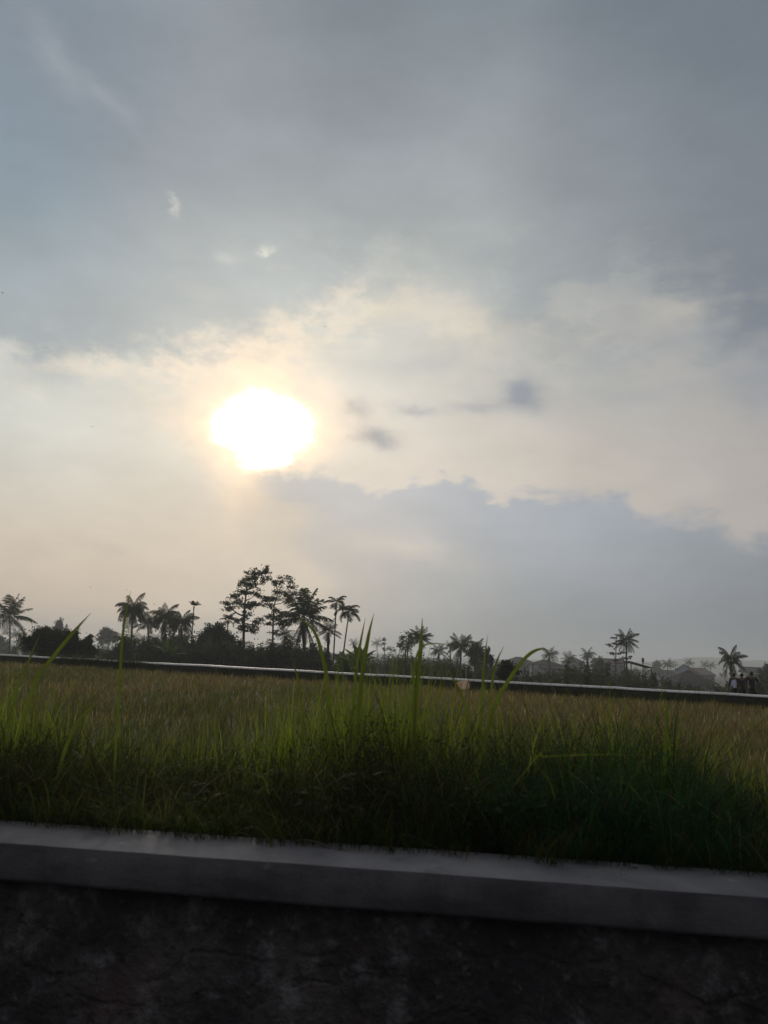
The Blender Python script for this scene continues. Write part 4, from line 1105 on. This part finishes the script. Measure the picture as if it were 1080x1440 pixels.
# ------------------------------------------------------------------ people
M['skin'] = simple('skin', (.16, .095, .065), (.14, .08, .055), .6, 5)
M['hair'] = simple('black_hair', (.012, .011, .010), (.02, .018, .016), .6, 30)
M['black'] = simple('black_cloth', (.018, .018, .020), (.028, .027, .03), .9, 12)
M['navy'] = simple('navy_cloth', (.02, .024, .04), (.03, .034, .05), .9, 12)
M['paleblue'] = simple('pale_blue_cloth', (.68, .74, .92), (.58, .64, .82), .9, 10)
M['maroon'] = simple('dark_maroon_cloth', (.035, .022, .024), (.05, .03, .032), .9, 12)
def skinmesh(name, chains, m_, parent, sub=1):
    """chains: list of [(point, radius), ...]; chains sharing a point are joined there"""
    verts, rad, edges, key = [], [], [], {}
    def vid(p, r):
        k = tuple(round(c, 4) for c in p)
        if k not in key: key[k] = len(verts); verts.append(p); rad.append(r)
        return key[k]
    for ch in chains:
        ids = [vid(p, r) for p, r in ch]
        edges += [(a, b) for a, b in zip(ids, ids[1:])]
    me = bpy.data.meshes.new(name); me.from_pydata(verts, edges, [])
    o = bpy.data.objects.new(name, me); COL.objects.link(o); o.parent = parent
    sk = o.modifiers.new('skin', 'SKIN'); sk.use_smooth_shade = True
    lay = me.skin_vertices[0].data if me.skin_vertices else None
    if lay is None:
        me.skin_vertices.new() if hasattr(me.skin_vertices, 'new') else None
        lay = me.skin_vertices[0].data
    for i, r in enumerate(rad):
        lay[i].radius = r if isinstance(r, tuple) else (r, r); lay[i].use_root = (i == 0)
    sb = o.modifiers.new('sub', 'SUBSURF'); sb.levels = sub + 1; sb.render_levels = sub + 1
    me.materials.append(m_)
    return o
def person(px, headtop, label, shirt, sleeves, trousers, turn=0.0, step=.12, armout=0.0, beyond_m=1.2, tilt=0.0, scale=1.0):
    # ground point on the path behind the wall
    d = ray(px, headtop); s = 1
    # march along the ray column until 1.2 m behind the wall
    for Y in np.arange(28, 60, .05):
        p = at(px, headtop, Y)
        if beyond(p.x, p.y) > beyond_m: break
    h = (p.z - .07)
    root = empty('person', (p.x, p.y, .07), label, 'person', 'people on the path'); root.rotation_euler.z = turn
    k = h / 1.70; root.scale = (k, k, k)
    hip, kn, an = .90, .50, .08
    st = step
    J = dict(pel=(0, 0, .95), waist=(0, 0, 1.08), chest=(0, .01, 1.28), neckb=(0, 0, 1.43), neck=(0, .01, 1.48), head=(0, .02, 1.58), top=(0, .02, 1.66))
    body = [[(J['pel'], (.15, .11)), (J['waist'], (.135, .10)), (J['chest'], (.165, .115)), (J['neckb'], (.10, .07)), (J['neck'], (.056, .058)), ((0, .015, 1.535), (.066, .08)), (J['head'], (.078, .098)), (J['top'], (.058, .075))]]
    sh = {}
    for sg in (-1, 1):
        hp = (sg * .10, 0, hip); knp = (sg * .105, sg * st * .6 + .03, kn); anp = (sg * .105, sg * st, an); toe = (sg * .115, sg * st + .17, .035)
        body.append([(J['pel'], (.15, .11)), (hp, .092), (knp, .058), (anp, .042), (toe, .036)])
        shp = (sg * .185, 0, 1.40); el = (sg * (.235 + armout), -sg * st * .35 - .03, 1.13); wr = (sg * (.25 + armout * 1.7), -sg * st * .5 + .05, .90); pm = (sg * (.252 + armout * 1.8), -sg * st * .5 + .07, .84)
        sh[sg] = (shp, el, wr, pm, hp, knp, anp, toe)
        body.append([(J['neckb'], (.10, .07)), (shp, .060), (el, .042), (wr, .028), (pm, (.02, .038))])
    skinmesh('body', body, M['skin'], root, 1)
    for sg in (-1, 1):             # fingers and thumb
        pm = sh[sg][3]
        for f in range(4):
            y = pm[1] - .030 + f * .020; L = (.068, .078, .074, .06)[f]
            skinmesh('finger', [[((pm[0], y, pm[2] - .01), .0095), ((pm[0] - sg * .004, y + .004, pm[2] - .01 - L * .55), .0085), ((pm[0] - sg * .016, y + .008, pm[2] - .01 - L), .007)]], M['skin'], root, 0)
        skinmesh('thumb', [[((pm[0] - sg * .005, pm[1] + .03, pm[2] + .03), .011), ((pm[0] - sg * .012, pm[1] + .055, pm[2] - .005), .0095), ((pm[0] - sg * .02, pm[1] + .06, pm[2] - .035), .008)]], M['skin'], root, 0)
    # shirt follows the trunk; sleeves to the elbow or wrist
    skinmesh('shirt', [[((0, 0, .86), (.175, .125)), ((0, 0, .98), (.165, .122)), ((0, 0, 1.10), (.155, .118)), ((0, .01, 1.28), (.185, .132)), ((0, 0, 1.41), (.15, .088)), ((0, 0, 1.45), (.075, .07))]], M[shirt], root, 1)
    for sg in (-1, 1):
        shp, el, wr, pm, hp, knp, anp, toe = sh[sg]
        e = tuple(np.array(el) * .3 + np.array(wr) * .7) if sleeves[1] == 'long' else tuple(np.array(shp) * .15 + np.array(el) * .85)
        skinmesh('sleeve', [[((sg * .11, 0, 1.39), .075), (shp, .078), (tuple((np.array(shp) + np.array(el)) / 2), .062), (el if sleeves[1] == 'long' else e, .056)] + ([(e, .044)] if sleeves[1] == 'long' else [])], M[sleeves[0]], root, 1)
    skinmesh('trousers', [[((0, 0, .98), (.158, .118)), ((0, 0, .90), (.16, .12))]] + [[((0, 0, .90), (.16, .12)), (sh[sg][4], .105), (sh[sg][5], .076), ((sh[sg][6][0], sh[sg][6][1], .12), .062)] for sg in (-1, 1)], M[trousers], root, 1)
    # hair cap, ears, nose, shoes
    hb = MB(); th = np.linspace(0, np.pi * .5, 7)
    bm = bpy.data.meshes.new('hair'); import bmesh
    b = bmesh.new(); bmesh.ops.create_uvsphere(b, u_segments=20, v_segments=14, radius=1)
    for v in b.verts:
        n = v.co.copy()
        f = 1 + .05 * math.sin(n.x * 23 + n.z * 17) * math.sin(n.y * 19)
        v.co = Vector((n.x * .092 * f, n.y * .108 * f + .012, n.z * .105 * f + 1.612))
    dl = [v for v in b.verts if (v.co.y > .05 and v.co.z < 1.645) or v.co.z < 1.535]
    bmesh.ops.delete(b, geom=dl, context='VERTS'); b.to_mesh(bm); b.free()
    bm.materials.append(M['hair']); ho = bpy.data.objects.new('hair', bm); COL.objects.link(ho); ho.parent = root
    for sg in (-1, 1):
        e = MB(); e.tube([(sg * .078, .0, 1.56), (sg * .092, -.008, 1.585), (sg * .088, -.004, 1.61)], [.012, .018, .010], 6); e.build('ear', M['skin'], root, smooth_=True)
        t = sh[sg][7]; a = sh[sg][6]
        skinmesh('shoe', [[((a[0], a[1] - .05, .045), (.045, .042)), ((t[0], t[1] - .05, .042), (.05, .038)), ((t[0], t[1] + .03, .032), (.042, .028))]], M['black'], root, 1)
        e = MB(); e.tube([(sg * .03, .108, 1.585), (sg * .03, .118, 1.585)], [.014, .008], 8); e.build('eye', M['hair'], root, smooth_=True)
    e = MB(); e.tube([(0, .112, 1.59), (0, .135, 1.56), (0, .118, 1.55)], [.010, .017, .012], 6); e.build('nose', M['skin'], root, smooth_=True)
    e = MB(); e.tube([(-.025, .108, 1.522), (0, .118, 1.52), (.025, .108, 1.522)], [.004, .007, .004], 6); e.build('mouth', M['maroon'], root, smooth_=True)
person(1031.5, 946.5, 'person seen from behind in a pale blue shirt with dark sleeves', 'paleblue', ('navy', 'long'), 'navy', .05, .10)
person(1043, 947, 'person in dark clothes walking between the two others', 'maroon', ('maroon', 'short'), 'black', -.15, .14, -.02)
person(1056.5, 944.5, 'tallest person in a black shirt, rightmost of the three on the path', 'black', ('black', 'short'), 'black', -.1, .16, .07)

# dark sack lying on the path edge
def sack():
    Y = 39.5
    for Y in np.arange(30, 60, .05):
        p = at(918, 962, Y)
        if beyond(p.x, p.y) > .9: break
    root = empty('sack', (p.x, p.y, .07), 'dark bundle just showing above the far wall below the pale gable', 'sack')
    h = p.z - .07
    mb = MB(); th = np.linspace(0, 1, 12)
    z = th * h; r = np.array([.16, .24, .27, .28, .27, .25, .23, .20, .14, .07, .09, .03])
    mb.tube(np.stack([.02 * np.sin(th * 5), 0 * th, z], -1), r, 12)
    mb.build('bag', M['black'], root, smooth_=True)
    t = MB(); a = np.linspace(0, 2 * np.pi, 13); t.tube(np.stack([np.cos(a) * .08, np.sin(a) * .08, np.full(13, h * th[9])], -1), .012, 5); t.build('tie', M['palewood'], root)
sack()

# ------------------------------------------------------------------ birds
def bird(px, py, Y, span, ang, bank, label):
    p = at(px, py, Y)
    root = empty('bird', p, label, 'bird', 'birds in flight'); root.rotation_euler = (bank, .1, ang); k = span / 2
    m_ = MB(); m_.tube([(-.35 * k, 0, 0), (-.2 * k, 0, 0), (.1 * k, 0, .01), (.35 * k, 0, .02), (.48 * k, 0, .02), (.58 * k, 0, .01)], np.array([.01, .06, .10, .09, .06, .01]) * k * 1.2, 8)
    m_.add(np.array([(-.3, 0, .0), (-.75, .14, 0), (-.66, 0, 0), (-.75, -.14, 0), (-.3, 0, .03), (-.75, .14, .02), (-.66, 0, .02), (-.75, -.14, .02)]) * k, [(0, 1, 2, 3), (4, 7, 6, 5)])
    m_.build('body', M['hair'], root)
    for sg in (-1, 1):
        w = MB(); v = np.array([(.25, sg * .05, .03), (.22, sg * .45, .20), (-.05, sg * 1.0, .12), (-.12, sg * .5, .17), (-.18, sg * .05, .03)]) * k
        w.add(np.vstack([v, v - np.array([[0, 0, .015]]) * k]), [(0, 1, 2, 3, 4), (9, 8, 7, 6, 5)]); w.build('wing', M['hair'], root)
bird(3, 412, 42, .30, .6, .5, 'small dark bird flying at the far left edge below the grey cloud')
bird(457, 459, 50, .20, 2.0, .3, 'tiny bird high in the sky above and right of the sun')
bird(130, 600, 48, .20, 1.2, -.3, 'tiny bird left of the sun at the same height')
bird(127, 826, 60, .24, .3, .4, 'tiny bird above the gap right of the dark bushes')
bird(178, 830, 60, .24, 2.6, .2, 'tiny bird just above the left fronds of the drooping palm')
bird(217, 850, 60, .24, 1.0, -.4, 'tiny bird between two coconut palms at the left')
bird(85, 765, 60, .20, 2.2, .4, 'tiny bird in the pale sky high over the dark bushes')

# ------------------------------------------------------------------ haze
def haze():
    mb = MB(); mb.box((-2600, -60, -13), (2600, 2100, 52))
    def b(nt, o):
        v = nt.nodes.new('ShaderNodeVolumePrincipled')
        v.inputs['Color'].default_value = (.86, .93, 1.0, 1); v.inputs['Density'].default_value = .00065; v.inputs['Anisotropy'].default_value = .3
        nt.links.new(v.outputs[0], o.inputs['Volume'])
    tag(mb.build('haze', mat('haze', b)), kind='stuff')
haze()
